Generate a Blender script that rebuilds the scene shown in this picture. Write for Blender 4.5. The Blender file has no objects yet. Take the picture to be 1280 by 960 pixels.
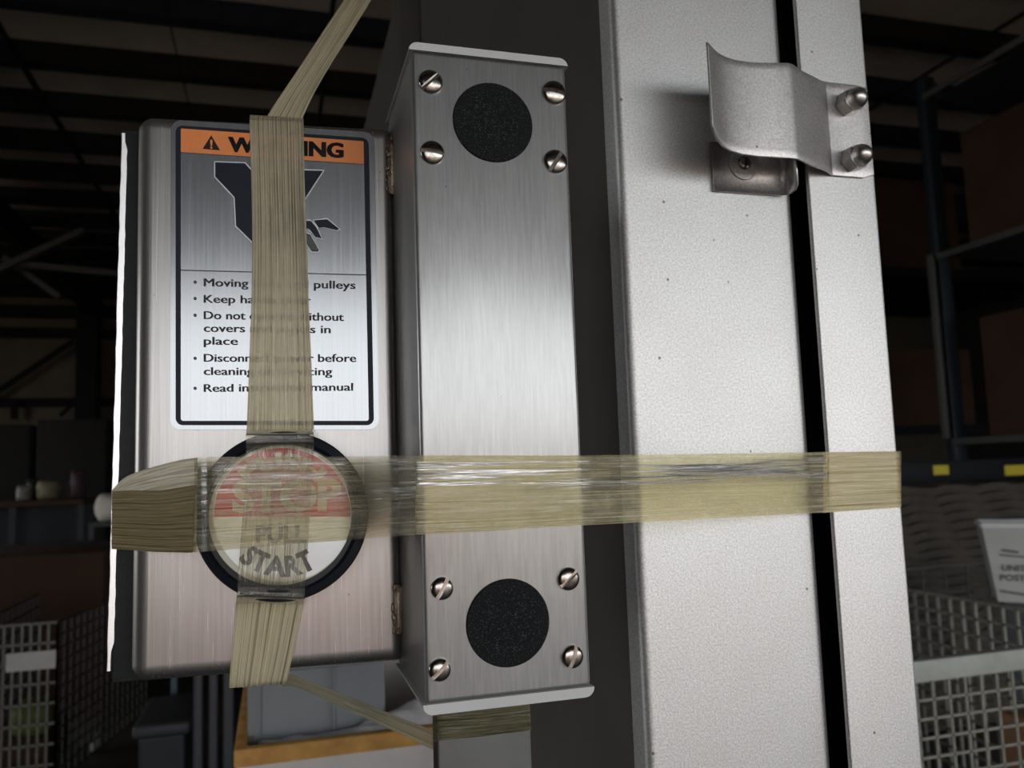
import bpy, bmesh, math, random
from mathutils import Vector, Matrix
random.seed(7)
S = bpy.context.scene
COL = S.collection

# ---------------------------------------------------------------- camera
F = 1030.0
CAM = Vector((0, 0, 1.5))
_Z = Vector((-340, 9980, -F)).normalized()
_yv = 480 + ((345 - 640) * _Z.x + (-F) * _Z.z) / _Z.y
_Y = Vector((345 - 640, 480 - _yv, -F)).normalized()
_X = _Y.cross(_Z)
ROT = Matrix((_X, _Y, _Z))
cam_d = bpy.data.cameras.new('camera')
cam_d.sensor_width = 36; cam_d.lens = F * 36 / 1280
cam_d.clip_start = 0.01; cam_d.clip_end = 200
cam_d.dof.use_dof = True; cam_d.dof.focus_distance = 0.41; cam_d.dof.aperture_fstop = 14
cam = bpy.data.objects.new('camera', cam_d); COL.objects.link(cam)
cam.matrix_world = Matrix.Translation(CAM) @ ROT.to_4x4()
S.camera = cam

# ---------------------------------------------------------------- world, daylight through the open dock door
S.view_settings.view_transform = 'Standard'; S.view_settings.look = 'None'
S.view_settings.gamma = 1; S.view_settings.use_curve_mapping = False
S.view_settings.exposure = 1.42
W = bpy.data.worlds.new('overcast_sky'); S.world = W; W.use_nodes = True
bg = W.node_tree.nodes['Background']
bg.inputs[0].default_value = (0.95, 0.975, 1.0, 1); bg.inputs[1].default_value = 1.35
DOOR_Y, DOOR_X0, DOOR_X1, DOOR_H = -4.0, -2.2, 11.0, 2.86
pd = bpy.data.lights.new('door_daylight', 'AREA'); pd.shape = 'RECTANGLE'
pd.size = DOOR_X1 - DOOR_X0; pd.size_y = DOOR_H
pd.cycles.is_portal = True
po = bpy.data.objects.new('door_daylight', pd); COL.objects.link(po)
po.location = ((DOOR_X0 + DOOR_X1) / 2, DOOR_Y - .05, DOOR_H / 2); po.rotation_euler = (math.radians(90), 0, 0)

pd2 = bpy.data.lights.new('added_side_daylight', 'AREA'); pd2.shape = 'RECTANGLE'; pd2.size = 9; pd2.size_y = 5; pd2.cycles.is_portal = True  # portal for an unseen side opening, added to brighten the roof
po2 = bpy.data.objects.new('added_side_daylight', pd2); COL.objects.link(po2)
po2.location = (-16.25, 6.5, 2.5); po2.rotation_euler = (math.radians(90), 0, math.radians(-90))

# ---------------------------------------------------------------- pixel to point helpers
def ray(px, py):
    return ROT @ Vector((px - 640, 480 - py, -F))
def P(px, py, Y):
    d = ray(px, py); return CAM + d * (Y / d.y)
def PX(px, py, X):
    d = ray(px, py); return CAM + d * (X / d.x)
def PZ(px, py, z):
    d = ray(px, py); return CAM + d * ((z - 1.5) / d.z)
LA, LB = Vector((-.0672, .435, 0)), Vector((.0606, .425, 0))
LDIR = (LB - LA).normalized(); LN = Vector((LDIR.y, -LDIR.x, 0))      # LN points to the viewer
def PLID(px, py, off=0.0):
    d = ray(px, py); a = LA + LN * off
    return CAM + d * (a.dot(LN) / d.dot(LN))
def depth_at(p):
    return p.y
def scale_t(px, py, t): return CAM + ray(px, py) * t

# ---------------------------------------------------------------- mesh helpers
def link(name, me, mat=None, parent=None, smooth=False, kind=None):
    o = bpy.data.objects.new(name, me); COL.objects.link(o)
    if mat: me.materials.append(mat)
    if parent is not None:
        loc = world_loc(parent)
        me.transform(Matrix.Translation(-loc)); o.parent = parent
    if smooth:
        for p in me.polygons: p.use_smooth = True
    if kind: o['kind'] = kind
    return o
def world_loc(o):
    l = Vector(o.location)
    while o.parent: o = o.parent; l += o.location
    return l
def recentre(o):
    me = o.data
    xs = [v.co for v in me.vertices]
    c = Vector(((min(v.x for v in xs) + max(v.x for v in xs)) / 2, (min(v.y for v in xs) + max(v.y for v in xs)) / 2, min(v.z for v in xs)))
    me.transform(Matrix.Translation(-c)); o.location = Vector(o.location) + c
    return o
def from_bm(name, bm, mat=None, parent=None, smooth=False, kind=None):
    bmesh.ops.recalc_face_normals(bm, faces=bm.faces)
    me = bpy.data.meshes.new(name); bm.to_mesh(me); bm.free()
    return link(name, me, mat, parent, smooth, kind)
def from_py(name, vs, fs, mat=None, parent=None, smooth=False, kind=None):
    me = bpy.data.meshes.new(name); me.from_pydata([tuple(v) for v in vs], [], fs); me.update()
    return link(name, me, mat, parent, smooth, kind)
def auto_smooth(o, deg=40):
    me = o.data; bm = bmesh.new(); bm.from_mesh(me)
    for f in bm.faces: f.smooth = True
    for e in bm.edges:
        if len(e.link_faces) == 2 and e.calc_face_angle(0) > math.radians(deg): e.smooth = False
    bm.to_mesh(me); bm.free(); return o
def bm_box(bm, lo, hi, bevel=0, seg=3, rot=None, pivot=None):
    r = bmesh.ops.create_cube(bm, size=1)
    vs = r['verts']; lo = Vector(lo); hi = Vector(hi); c = (lo + hi) / 2; d = hi - lo
    for v in vs: v.co = Vector((v.co.x * d.x, v.co.y * d.y, v.co.z * d.z)) + c
    geo = vs
    if bevel:
        es = list({e for v in vs for e in v.link_edges})
        r = bmesh.ops.bevel(bm, geom=es, offset=bevel, segments=seg, affect='EDGES', profile=.5)
        geo = list({v for f in r['faces'] for v in f.verts} | {v for v in vs if v.is_valid})
    if rot is not None: bmesh.ops.rotate(bm, verts=geo, cent=pivot or c, matrix=rot)
    return geo
def box(name, lo, hi, mat, parent=None, bevel=0, seg=3, rot=None, pivot=None):
    bm = bmesh.new(); bm_box(bm, lo, hi, bevel, seg, rot, pivot)
    o = from_bm(name, bm, mat, parent)
    if bevel: auto_smooth(o, 35)
    return o
def bm_bar(bm, a, b, w, h=None, up=Vector((0, 0, 1))):
    h = h or w; a = Vector(a); b = Vector(b); d = (b - a).normalized()
    if abs(d.dot(up)) > .98: up = Vector((0, 1, 0))
    s = d.cross(up).normalized(); u = s.cross(d)
    q = [(-1, -1), (1, -1), (1, 1), (-1, 1)]
    va = [bm.verts.new(a + s * x * w / 2 + u * y * h / 2) for x, y in q]
    vb = [bm.verts.new(b + s * x * w / 2 + u * y * h / 2) for x, y in q]
    for i in range(4):
        j = (i + 1) % 4; bm.faces.new((va[i], va[j], vb[j], vb[i]))
    bm.faces.new(va[::-1]); bm.faces.new(vb)
def bar(name, a, b, w, h=None, mat=None, parent=None):
    bm = bmesh.new(); bm_bar(bm, a, b, w, h); return from_bm(name, bm, mat, parent)
def bm_tube(bm, a, b, r, n=10):
    a = Vector(a); b = Vector(b); d = (b - a).normalized()
    u = Vector((0, 0, 1)) if abs(d.z) < .9 else Vector((0, 1, 0))
    s = d.cross(u).normalized(); u = s.cross(d)
    ra = [bm.verts.new(a + (s * math.cos(t) + u * math.sin(t)) * r) for t in [2 * math.pi * k / n for k in range(n)]]
    rb = [bm.verts.new(b + (s * math.cos(t) + u * math.sin(t)) * r) for t in [2 * math.pi * k / n for k in range(n)]]
    for i in range(n): bm.faces.new((ra[i], ra[(i + 1) % n], rb[(i + 1) % n], rb[i]))
    bm.faces.new(ra[::-1]); bm.faces.new(rb)
def tube(name, a, b, r, mat, parent=None, n=12):
    bm = bmesh.new(); bm_tube(bm, a, b, r, n); return auto_smooth(from_bm(name, bm, mat, parent), 50)
def lathe(name, prof, c, axis, mat, parent=None, n=64, sharp=35):
    c = Vector(c); axis = Vector(axis).normalized(); u = axis.cross(Vector((0, 0, 1))).normalized(); w = u.cross(axis)
    bm = bmesh.new(); rings = []
    for r, h in prof:
        if r < 1e-7: rings.append([bm.verts.new(c + axis * h)])
        else: rings.append([bm.verts.new(c + axis * h + (u * math.cos(2 * math.pi * k / n) + w * math.sin(2 * math.pi * k / n)) * r) for k in range(n)])
    for a, b in zip(rings, rings[1:]):
        for k in range(n):
            j = (k + 1) % n
            if len(a) == 1 and len(b) == 1: continue
            if len(a) == 1: bm.faces.new((a[0], b[j], b[k]))
            elif len(b) == 1: bm.faces.new((a[k], a[j], b[0]))
            else: bm.faces.new((a[k], a[j], b[j], b[k]))
    return auto_smooth(from_bm(name, bm, mat, parent), sharp)
def prism(name, pts, dvec, mat, parent=None, bevel=0):
    """polygon pts (3D) pushed along dvec"""
    bm = bmesh.new(); dvec = Vector(dvec)
    a = [bm.verts.new(p) for p in pts]; b = [bm.verts.new(Vector(p) + dvec) for p in pts]
    n = len(a); bm.faces.new(a); bm.faces.new(b[::-1])
    for i in range(n): bm.faces.new((a[i], b[i], b[(i + 1) % n], a[(i + 1) % n]))
    if bevel: bmesh.ops.bevel(bm, geom=list(bm.edges), offset=bevel, segments=2, affect='EDGES', profile=.5)
    o = from_bm(name, bm, mat, parent)
    if bevel: auto_smooth(o, 40)
    return o
def thing(name, label, cat, loc, group=None):
    o = bpy.data.objects.new(name, None); COL.objects.link(o); o.location = loc; o.empty_display_size = .05
    o['label'] = label; o['category'] = cat
    if group: o['group'] = group
    return o
def tag(o, label, cat, group=None):
    recentre(o); o['label'] = label; o['category'] = cat
    if group: o['group'] = group
    return o
def struct(o): o['kind'] = 'structure'; return o
def copy_thing(t, loc, label=None):
    r = t.copy(); COL.objects.link(r); r.location = loc
    if label: r['label'] = label
    for ch in list(t.children):
        c = ch.copy(); COL.objects.link(c); c.parent = r
        for g in list(ch.children):
            d = g.copy(); COL.objects.link(d); d.parent = c
    return r

# ---------------------------------------------------------------- materials
def mat(name):
    m = bpy.data.materials.new(name); m.use_nodes = True
    nt = m.node_tree; b = nt.nodes['Principled BSDF']; return m, nt, b
def N(nt, t, **kw):
    n = nt.nodes.new(t)
    for k, v in kw.items():
        if k.startswith('i_'): n.inputs[k[2:].replace('_', ' ')].default_value = v
        else: setattr(n, k, v)
    return n
def L(nt, a, b): nt.links.new(a, b)
def ramp(nt, src, stops):
    r = nt.nodes.new('ShaderNodeValToRGB'); e = r.color_ramp.elements
    while len(e) < len(stops): e.new(.5)
    for k, (p, c) in enumerate(stops):
        e[k].position = p; e[k].color = c if len(c) == 4 else (*c, 1)
    L(nt, src, r.inputs[0]); return r.outputs[0]
def coords(nt, scale, kind='Object'):
    tc = nt.nodes.new('ShaderNodeTexCoord'); mp = nt.nodes.new('ShaderNodeMapping')
    mp.inputs['Scale'].default_value = scale; L(nt, tc.outputs[kind], mp.inputs[0]); return mp.outputs[0]
def noise(nt, vec, scale=1, detail=3, rough=.5):
    n = nt.nodes.new('ShaderNodeTexNoise'); n.inputs['Scale'].default_value = scale
    n.inputs['Detail'].default_value = detail; n.inputs['Roughness'].default_value = rough
    L(nt, vec, n.inputs['Vector']); return n.outputs['Fac']
def g(v): return (v, v, v, 1)
def plain(name, c, rough=.6, metal=0, var=.15, nscale=20, bump=0, spec=.5):
    m, nt, b = mat(name)
    v = noise(nt, coords(nt, (1, 1, 1)), nscale, 4, .6)
    lo = tuple(x * (1 - var) for x in c); hi = tuple(min(1, x * (1 + var)) for x in c)
    L(nt, ramp(nt, v, [(.3, lo), (.7, hi)]), b.inputs['Base Color'])
    b.inputs['Roughness'].default_value = rough; b.inputs['Metallic'].default_value = metal
    b.inputs['Specular IOR Level'].default_value = spec
    if bump:
        bp = N(nt, 'ShaderNodeBump'); bp.inputs['Strength'].default_value = bump; bp.inputs['Distance'].default_value = .001
        L(nt, v, bp.inputs['Height']); L(nt, bp.outputs[0], b.inputs['Normal'])
    return m
def speckle(nt, base, dens=.30, size=140, col=(.10, .07, .05), thr=.035):
    """sparse tiny dirt dots over a colour"""
    vo = nt.nodes.new('ShaderNodeTexVoronoi'); vo.inputs['Scale'].default_value = size
    tc = nt.nodes.new('ShaderNodeTexCoord'); L(nt, tc.outputs['Object'], vo.inputs['Vector'])
    near = N(nt, 'ShaderNodeMath', operation='LESS_THAN'); near.inputs[1].default_value = .11
    L(nt, vo.outputs['Distance'], near.inputs[0])
    sep = nt.nodes.new('ShaderNodeSeparateColor'); L(nt, vo.outputs['Color'], sep.inputs[0])
    pick = N(nt, 'ShaderNodeMath', operation='LESS_THAN'); pick.inputs[1].default_value = thr
    L(nt, sep.outputs[0], pick.inputs[0])
    mu = N(nt, 'ShaderNodeMath', operation='MULTIPLY'); L(nt, near.outputs[0], mu.inputs[0]); L(nt, pick.outputs[0], mu.inputs[1])
    mu2 = N(nt, 'ShaderNodeMath', operation='MULTIPLY'); mu2.inputs[1].default_value = .75; L(nt, mu.outputs[0], mu2.inputs[0])
    mx = N(nt, 'ShaderNodeMix', data_type='RGBA'); L(nt, mu2.outputs[0], mx.inputs[0]); L(nt, base, mx.inputs[6]); mx.inputs[7].default_value = (*col, 1)
    return mx.outputs[2]
def brushed(name, c, rough=.24, streak=(900, 900, 14), bstr=.12, scratches=True, dots=True, blotch=.06, wide=.45):
    m, nt, b = mat(name); b.inputs['Metallic'].default_value = 1
    s = noise(nt, coords(nt, streak), 1, 3, .6)
    big = noise(nt, coords(nt, (9, 9, 5)), 1, 4, .6)
    lo = tuple(x * .90 for x in c); hi = tuple(min(1, x * 1.07) for x in c)
    col = ramp(nt, s, [(.32, lo), (.68, hi)])
    mx = N(nt, 'ShaderNodeMix', data_type='RGBA', blend_type='MULTIPLY'); mx.inputs[0].default_value = 1
    L(nt, col, mx.inputs[6]); L(nt, ramp(nt, big, [(.35, g(1 - blotch * 2)), (.65, g(1))]), mx.inputs[7])
    out = mx.outputs[2]
    if dots: out = speckle(nt, out, size=260, thr=.02)
    L(nt, out, b.inputs['Base Color'])
    rr = N(nt, 'ShaderNodeMapRange'); rr.inputs[3].default_value = rough * .8; rr.inputs[4].default_value = rough * 1.25
    L(nt, s, rr.inputs[0]); L(nt, rr.outputs[0], b.inputs['Roughness'])
    h = s
    if scratches:
        w = noise(nt, coords(nt, (260, 260, 3)), 1, 2, .5)
        ad = N(nt, 'ShaderNodeMath', operation='ADD'); L(nt, s, ad.inputs[0]); L(nt, w, ad.inputs[1]); h = ad.outputs[0]
    bp = N(nt, 'ShaderNodeBump'); bp.inputs['Strength'].default_value = bstr; bp.inputs['Distance'].default_value = .0004
    L(nt, h, bp.inputs['Height']); L(nt, bp.outputs[0], b.inputs['Normal'])
    b2 = N(nt, 'ShaderNodeBsdfPrincipled'); b2.inputs['Metallic'].default_value = 1; b2.inputs['Roughness'].default_value = .55
    L(nt, out, b2.inputs['Base Color']); L(nt, bp.outputs[0], b2.inputs['Normal'])
    mxs = N(nt, 'ShaderNodeMixShader'); mxs.inputs[0].default_value = wide
    L(nt, b.outputs[0], mxs.inputs[1]); L(nt, b2.outputs[0], mxs.inputs[2]); L(nt, mxs.outputs[0], nt.nodes['Material Output'].inputs[0])
    return m
def blasted(name, c, rough=.48, warm=.0):
    m, nt, b = mat(name); b.inputs['Metallic'].default_value = 1
    s = noise(nt, coords(nt, (1, 1, 1)), 800, 2, .7)
    big = noise(nt, coords(nt, (1, 1, 1)), 16, 5, .65)
    col = ramp(nt, s, [(.3, tuple(x * .76 for x in c)), (.7, tuple(min(1, x * 1.16) for x in c))])
    mx = N(nt, 'ShaderNodeMix', data_type='RGBA', blend_type='MULTIPLY'); mx.inputs[0].default_value = 1
    L(nt, col, mx.inputs[6]); L(nt, ramp(nt, big, [(.3, (.93, .925, .92, 1)), (.7, g(1))]), mx.inputs[7])
    L(nt, speckle(nt, mx.outputs[2], size=120, thr=.05), b.inputs['Base Color'])
    b.inputs['Roughness'].default_value = rough
    bp = N(nt, 'ShaderNodeBump'); bp.inputs['Strength'].default_value = .35; bp.inputs['Distance'].default_value = .0003
    L(nt, s, bp.inputs['Height']); L(nt, bp.outputs[0], b.inputs['Normal'])
    return m
def tape_mat(name, c1, c2, opac, tint, ridges=26, rough=.22, bstr=.5, crack=0.35, spec=.6, streak_gloss=0.0, win=(.05, .6), gloss=1.0):
    """yellowed stretch tape: streaky film, part clear part cloudy. UV: x along, y across"""
    m, nt, b = mat(name)
    uv = coords(nt, (.16, ridges, 1), 'UV'); uv2 = coords(nt, (.5, ridges * 3, 1), 'UV'); uv3 = coords(nt, (3, 3.5, 1), 'UV')
    s = noise(nt, uv, 1, 3, .6); s2 = noise(nt, uv2, 1, 2, .5); blot = noise(nt, uv3, 1, 3, .6)
    col = ramp(nt, s, [(.36, c1), (.5, c2), (.68, tuple(min(1, x * 1.15) for x in c2))])
    L(nt, col, b.inputs['Base Color']); b.inputs['Roughness'].default_value = rough
    b.inputs['Specular IOR Level'].default_value = spec
    tr = N(nt, 'ShaderNodeBsdfTransparent'); tr.inputs[0].default_value = (*tint, 1)
    ad = N(nt, 'ShaderNodeMath', operation='ADD'); L(nt, s, ad.inputs[0]); L(nt, s2, ad.inputs[1])
    ad2 = N(nt, 'ShaderNodeMath', operation='MULTIPLY_ADD'); L(nt, blot, ad2.inputs[0]); ad2.inputs[1].default_value = .8; L(nt, ad.outputs[0], ad2.inputs[2])
    mr = N(nt, 'ShaderNodeMapRange'); mr.inputs[1].default_value = .95; mr.inputs[2].default_value = 1.85
    mr.inputs[3].default_value = max(0, opac - crack); mr.inputs[4].default_value = min(1, opac + crack)
    L(nt, ad2.outputs[0], mr.inputs[0])
    mx = N(nt, 'ShaderNodeMixShader'); L(nt, mr.outputs[0], mx.inputs[0]); L(nt, tr.outputs[0], mx.inputs[1]); L(nt, b.outputs[0], mx.inputs[2])
    gl = N(nt, 'ShaderNodeBsdfGlossy'); gl.inputs['Roughness'].default_value = .16; gl.inputs[0].default_value = g(1)
    fr = N(nt, 'ShaderNodeFresnel'); fr.inputs[0].default_value = 1.5
    fg = N(nt, 'ShaderNodeMath', operation='MULTIPLY'); fg.inputs[1].default_value = gloss; L(nt, fr.outputs[0], fg.inputs[0])
    fo = fg.outputs[0]
    if streak_gloss:   # highlight streaks put in as extra gloss, kept within the win band
        ls = noise(nt, coords(nt, (.30, 13, 1), 'UV'), 1, 3, .55)
        lm = N(nt, 'ShaderNodeMapRange'); lm.inputs[1].default_value = .46; lm.inputs[2].default_value = .56; L(nt, ls, lm.inputs[0])
        sep = N(nt, 'ShaderNodeSeparateXYZ'); L(nt, coords(nt, (1, 1, 1), 'UV'), sep.inputs[0])
        wn = ramp(nt, sep.outputs[1], [(max(0, win[0] - .06), g(.12)), (win[0] + .04, g(1)), (win[1] - .06, g(1)), (win[1] + .05, g(.06))])
        mu = N(nt, 'ShaderNodeMath', operation='MULTIPLY'); L(nt, lm.outputs[0], mu.inputs[0]); L(nt, wn, mu.inputs[1])
        mu2 = N(nt, 'ShaderNodeMath', operation='MULTIPLY_ADD'); L(nt, mu.outputs[0], mu2.inputs[0]); mu2.inputs[1].default_value = streak_gloss; L(nt, fo, mu2.inputs[2]); mu2.use_clamp = True
        fo = mu2.outputs[0]
    mx2 = N(nt, 'ShaderNodeMixShader'); L(nt, fo, mx2.inputs[0]); L(nt, mx.outputs[0], mx2.inputs[1]); L(nt, gl.outputs[0], mx2.inputs[2])
    bp = N(nt, 'ShaderNodeBump'); bp.inputs['Strength'].default_value = bstr; bp.inputs['Distance'].default_value = .0012
    L(nt, ad.outputs[0], bp.inputs['Height'])
    for x in (b, gl, fr): L(nt, bp.outputs[0], x.inputs['Normal'])
    out = nt.nodes['Material Output']; L(nt, mx2.outputs[0], out.inputs[0])
    return m

M = {}
M['lid'] = brushed('brushed_steel_lid', (.45, .435, .42), .25, (700, 700, 12), .16)
M['spine'] = brushed('brushed_steel_housing', (.47, .47, .465), .22, (1100, 1100, 60), .10, wide=.6)
M['label_metal'] = brushed('brushed_label_foil', (.34, .35, .36), .19, (1500, 1500, 10), .05, scratches=False, dots=False, blotch=.02, wide=.25)
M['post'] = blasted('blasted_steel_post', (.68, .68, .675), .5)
M['bracket'] = blasted('blasted_steel_bracket', (.68, .665, .655), .45)
M['steel'] = plain('polished_steel', (.42, .40, .38), .2, 1, .25, 400)
M['steel_bright'] = plain('bright_steel', (.55, .53, .51), .33, 1, .1, 300)
M['dark_steel'] = plain('slot_shade_metal', (.12, .09, .07), .45, 1, .5, 300, .4)  # hinge slot darkness put into the colour
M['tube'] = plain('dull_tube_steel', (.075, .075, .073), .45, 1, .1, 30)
M['side'] = plain('shaded_side_steel', (.17, .16, .15), .5, 1, .12, 8)  # steel darkened in its colour so the side reads as shaded
m, nt, b = mat('grained_black_plastic')
v = noise(nt, coords(nt, (1, 1, 1)), 1500, 2, .6)
L(nt, ramp(nt, v, [(.38, (.006, .007, .008)), (.6, (.014, .015, .016)), (.68, (.07, .075, .08))]), b.inputs['Base Color']); b.inputs['Roughness'].default_value = .6; b.inputs['Specular IOR Level'].default_value = .12
bp = N(nt, 'ShaderNodeBump'); bp.inputs['Strength'].default_value = .8; bp.inputs['Distance'].default_value = .0006
L(nt, v, bp.inputs['Height']); L(nt, bp.outputs[0], b.inputs['Normal']); M['black_plug'] = m
M['black'] = plain('black_plastic', (.010, .012, .018), .35, 0, .2, 60, 0, .3)
M['gasket_slot_black'] = plain('black_gasket_slot_shade', (.012, .014, .016), .6, 0, .3, 300)
M['cap'] = plain('pale_grey_plastic', (.60, .61, .61), .45, 0, .03, 30)
M['white_edge'] = plain('lit_white_edge', (.93, .92, .91), .42, 1, .05, 700)
M['ink_navy'] = plain('navy_ink', (.008, .012, .024), .45, 0, .1, 40, 0, .22)
M['ink_grey'] = plain('grey_ink', (.075, .075, .08), .5, 0, .1, 500)
M['ink_black'] = plain('black_ink', (.012, .010, .010), .5, 0, .1, 200, 0, .25)
M['orange'] = plain('orange_ink', (.86, .27, .06), .42, 0, .06, 60)
M['red'] = plain('red_ink', (.62, .05, .045), .4, 0, .12, 80)
M['cream'] = plain('cream_ink', (.66, .60, .42), .45, 0, .06, 80)
M['face'] = plain('pale_disc_face', (.60, .62, .62), .35, .35, .05, 80)
M['disc_rim'] = plain('cream_disc_rim', (.55, .55, .44), .45, 0, .06, 80)
M['tape_v'] = tape_mat('yellowed_tape_opaque', (.30, .25, .14), (.84, .76, .54), .60, (.86, .79, .60), 34, .4, .6, .16, .3, gloss=.5)
M['tape_h'] = tape_mat('yellowed_tape_clear', (.68, .60, .34), (.86, .78, .48), .34, (.98, .93, .68), 24, .2, .5, .3, streak_gloss=.95, win=(.12, .42))
M['tape_knob'] = tape_mat('yellowed_tape_over_knob', (.56, .50, .32), (.80, .74, .54), .20, (.94, .90, .74), 26, .2, .6, .28, streak_gloss=.32, win=(.02, .5))
M['tape_under'] = tape_mat('yellowed_tape_clear_layer', (.56, .50, .36), (.74, .69, .54), .12, (.93, .90, .78), 26, .2, .8, .12)
M['tape_d'] = tape_mat('yellowed_tape_fold', (.10, .075, .025), (.27, .21, .08), .9, (.5, .42, .22), 26, .45, .6, .08, .2, gloss=.25)
M['tape_b'] = tape_mat('aged_tape_strand', (.28, .24, .14), (.64, .57, .38), .84, (.65, .6, .42), 16, .35, .6, .12, .3, gloss=.5)

# ================================================================ THE SETTING
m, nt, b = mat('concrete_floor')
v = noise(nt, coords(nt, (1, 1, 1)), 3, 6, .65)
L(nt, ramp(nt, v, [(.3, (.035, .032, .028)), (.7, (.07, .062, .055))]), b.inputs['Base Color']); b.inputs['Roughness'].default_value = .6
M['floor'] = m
M['ground'] = plain('yard_concrete', (.30, .225, .17), .85, 0, .15, .6)  # warm beige concrete for the ground outside
M['ceil'] = plain('roof_insulation', (.62, .57, .50), .9, 0, .1, 1.5)
M['purlin'] = plain('dark_purlin_steel', (.012, .010, .010), .7, 0, .2, 4)
M['purlin_blue'] = plain('dark_blue_steel', (.016, .022, .04), .7, 0, .2, 4)
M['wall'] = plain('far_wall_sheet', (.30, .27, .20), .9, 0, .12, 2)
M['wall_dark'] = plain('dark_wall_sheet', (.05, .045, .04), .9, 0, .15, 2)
X0, X1, Y1, H = -16, 26, 27, 7.3
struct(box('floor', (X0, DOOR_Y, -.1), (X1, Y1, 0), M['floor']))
ceil = struct(box('ceiling', (X0, DOOR_Y, H), (X1, Y1, H + .1), M['ceil']))
struct(box('wall_back', (X0, Y1, 0), (X1, Y1 + .2, H), M['wall']))
bm = bmesh.new()
bm_box(bm, (X0 - .2, DOOR_Y, 0), (X0, 2, H)); bm_box(bm, (X0 - .2, 11, 0), (X0, Y1, H)); bm_box(bm, (X0 - .2, 2, 5), (X0, 11, H))  # gap in the left wall is added to let light onto the roof
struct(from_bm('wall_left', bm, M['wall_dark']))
struct(box('side_yard', (-80, DOOR_Y - .1999, -.12), (X0 - .2, 60, -.02), M['ground']))  # unseen ground outside the added opening
M['red_paint'] = plain('faded_red_paint', (.55, .10, .06), .7, 0, .2, 4)
struct(box('added_red_block_1', (-1.45, DOOR_Y - 2.6, 0), (-.10, DOOR_Y - .4, .6), M['red_paint'], None, .03))  # unseen red block added to tint the lid's reflection
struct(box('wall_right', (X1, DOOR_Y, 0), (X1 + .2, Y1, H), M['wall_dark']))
bm = bmesh.new()
bm_box(bm, (X0, DOOR_Y - .2, 0), (DOOR_X0, DOOR_Y, H)); bm_box(bm, (DOOR_X1, DOOR_Y - .2, 0), (X1, DOOR_Y, H)); bm_box(bm, (DOOR_X0, DOOR_Y - .2, DOOR_H), (DOOR_X1, DOOR_Y, H)); bm_box(bm, (DOOR_X0, DOOR_Y - .15, 2.60), (.28, DOOR_Y - .05, DOOR_H))  # last box lowers the header, added to darken the label's reflection
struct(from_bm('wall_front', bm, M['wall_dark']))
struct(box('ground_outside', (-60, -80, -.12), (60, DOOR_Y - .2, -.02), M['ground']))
# purlins under the roof sheet: children of the ceiling
y = 10.05 - 1.5 * 11
k = 0
while y < Y1 - .4:
    w = .22
    o = box('purlin', (X0, y, H - .30), (X1, y + w, H - .001), M['purlin_blue'] if abs(y - 10.05) < .1 else M['purlin'], ceil)
    y += 1.5
for x in (-5.3, 4.6, 14.0):
    o = box('rafter', (x, DOOR_Y, H - .85), (x + .28, Y1 - .01, H - .31), M['purlin'], ceil)
for x, r in ((-3.15, .045), (.66, .03), (-1.2, .012), (9, .03)):
    tube('conduit', (x, DOOR_Y + .1, H - .36), (x, Y1 - .05, H - .36), r, M['purlin'], ceil, 8)
# steel frame of the far wall
wf = thing('wall_frame', 'dark steel column with horizontal girts and diagonal brace on the far wall', 'steel frame', (P(105, 560, 26).x, 26.5, 0))
c0 = P(92, 480, 26); c1 = P(118, 480, 26)
box('column', (c0.x, 26.2, 0), (c1.x, 26.9, H - .9), M['purlin'], wf)
for yy, hh in ((387, .35), (414, .28), (502, .25)):
    z = P(50, yy, 26.5).z; box('girt', (X0 + .5, 26.72, z - hh / 2), (2, 26.95, z + hh / 2), M['purlin'], wf)
bar('brace', P(-60, 527, 26.5), P(93, 426, 26.5), .14, .14, M['purlin'], wf)
bar('brace', P(75, 520, 26.5), P(93, 503, 26.5), .1, .1, M['purlin'], wf)
bar('girt_post', P(18, 502, 26.5), P(18, 524, 26.5), .16, .16, M['purlin'], wf)
M['grey_pipe'] = plain('dull_grey_paint', (.10, .10, .10), .6)
tb = thing('sway_brace', 'grey crossing sway brace rods hanging under the dark roof at left', 'brace', P(40, 330, 16))
bar('rod', P(-30, 350, 16), P(105, 288, 16), .16, .10, M['grey_pipe'], tb)
bar('rod', P(5, 322, 16.3), P(75, 372, 16.3), .14, .10, M['grey_pipe'], tb)
bar('rod', P(20, 330, 16.1), P(146, 342, 16.1), .12, .10, M['grey_pipe'], tb)

# ================================================================ MACHINE POST
PF = .45
xl = .2040; xr = P(1009, 480, PF).x
Zb, Zt = 0.0, 2.9
post = thing('machine_post', 'tall grey blasted steel machine post with deep shaded left side', 'machine post', ((xl + xr) / 2, .6, 0))
def profile_extrude(name, prof, z0, z1, mt, parent):
    bm = bmesh.new()
    a = [bm.verts.new((x, y, z0)) for x, y in prof]; b = [bm.verts.new((x, y, z1)) for x, y in prof]
    for i in range(len(a) - 1): bm.faces.new((a[i], a[i + 1], b[i + 1], b[i]))
    return auto_smooth(from_bm(name, bm, mt, parent), 50)
def arc(cx, cy, r, a0, a1, n=8):
    return [(cx + r * math.cos(math.radians(a0 + (a1 - a0) * k / n)), cy + r * math.sin(math.radians(a0 + (a1 - a0) * k / n))) for k in range(n + 1)]
R1 = .0055
Yback = None
d = ray(533, 480); Yback = xl / d.x * d.y
th = .002
outer = arc(xl + R1 - .001, PF + R1, R1, 180, 270) + arc(xr - .007, PF + .007, .007, 270, 360) + [(xr, PF + .06)]
pf = profile_extrude('front_panel', [(xl - .001, PF + .02)] + outer + [(xr - th, PF + .06), (xr - th, PF + .006), (xl + .003, PF + .006), (xl + .003, PF + .02), (xl - .001, PF + .02)], Zb, Zt, M['post'], post)
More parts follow.
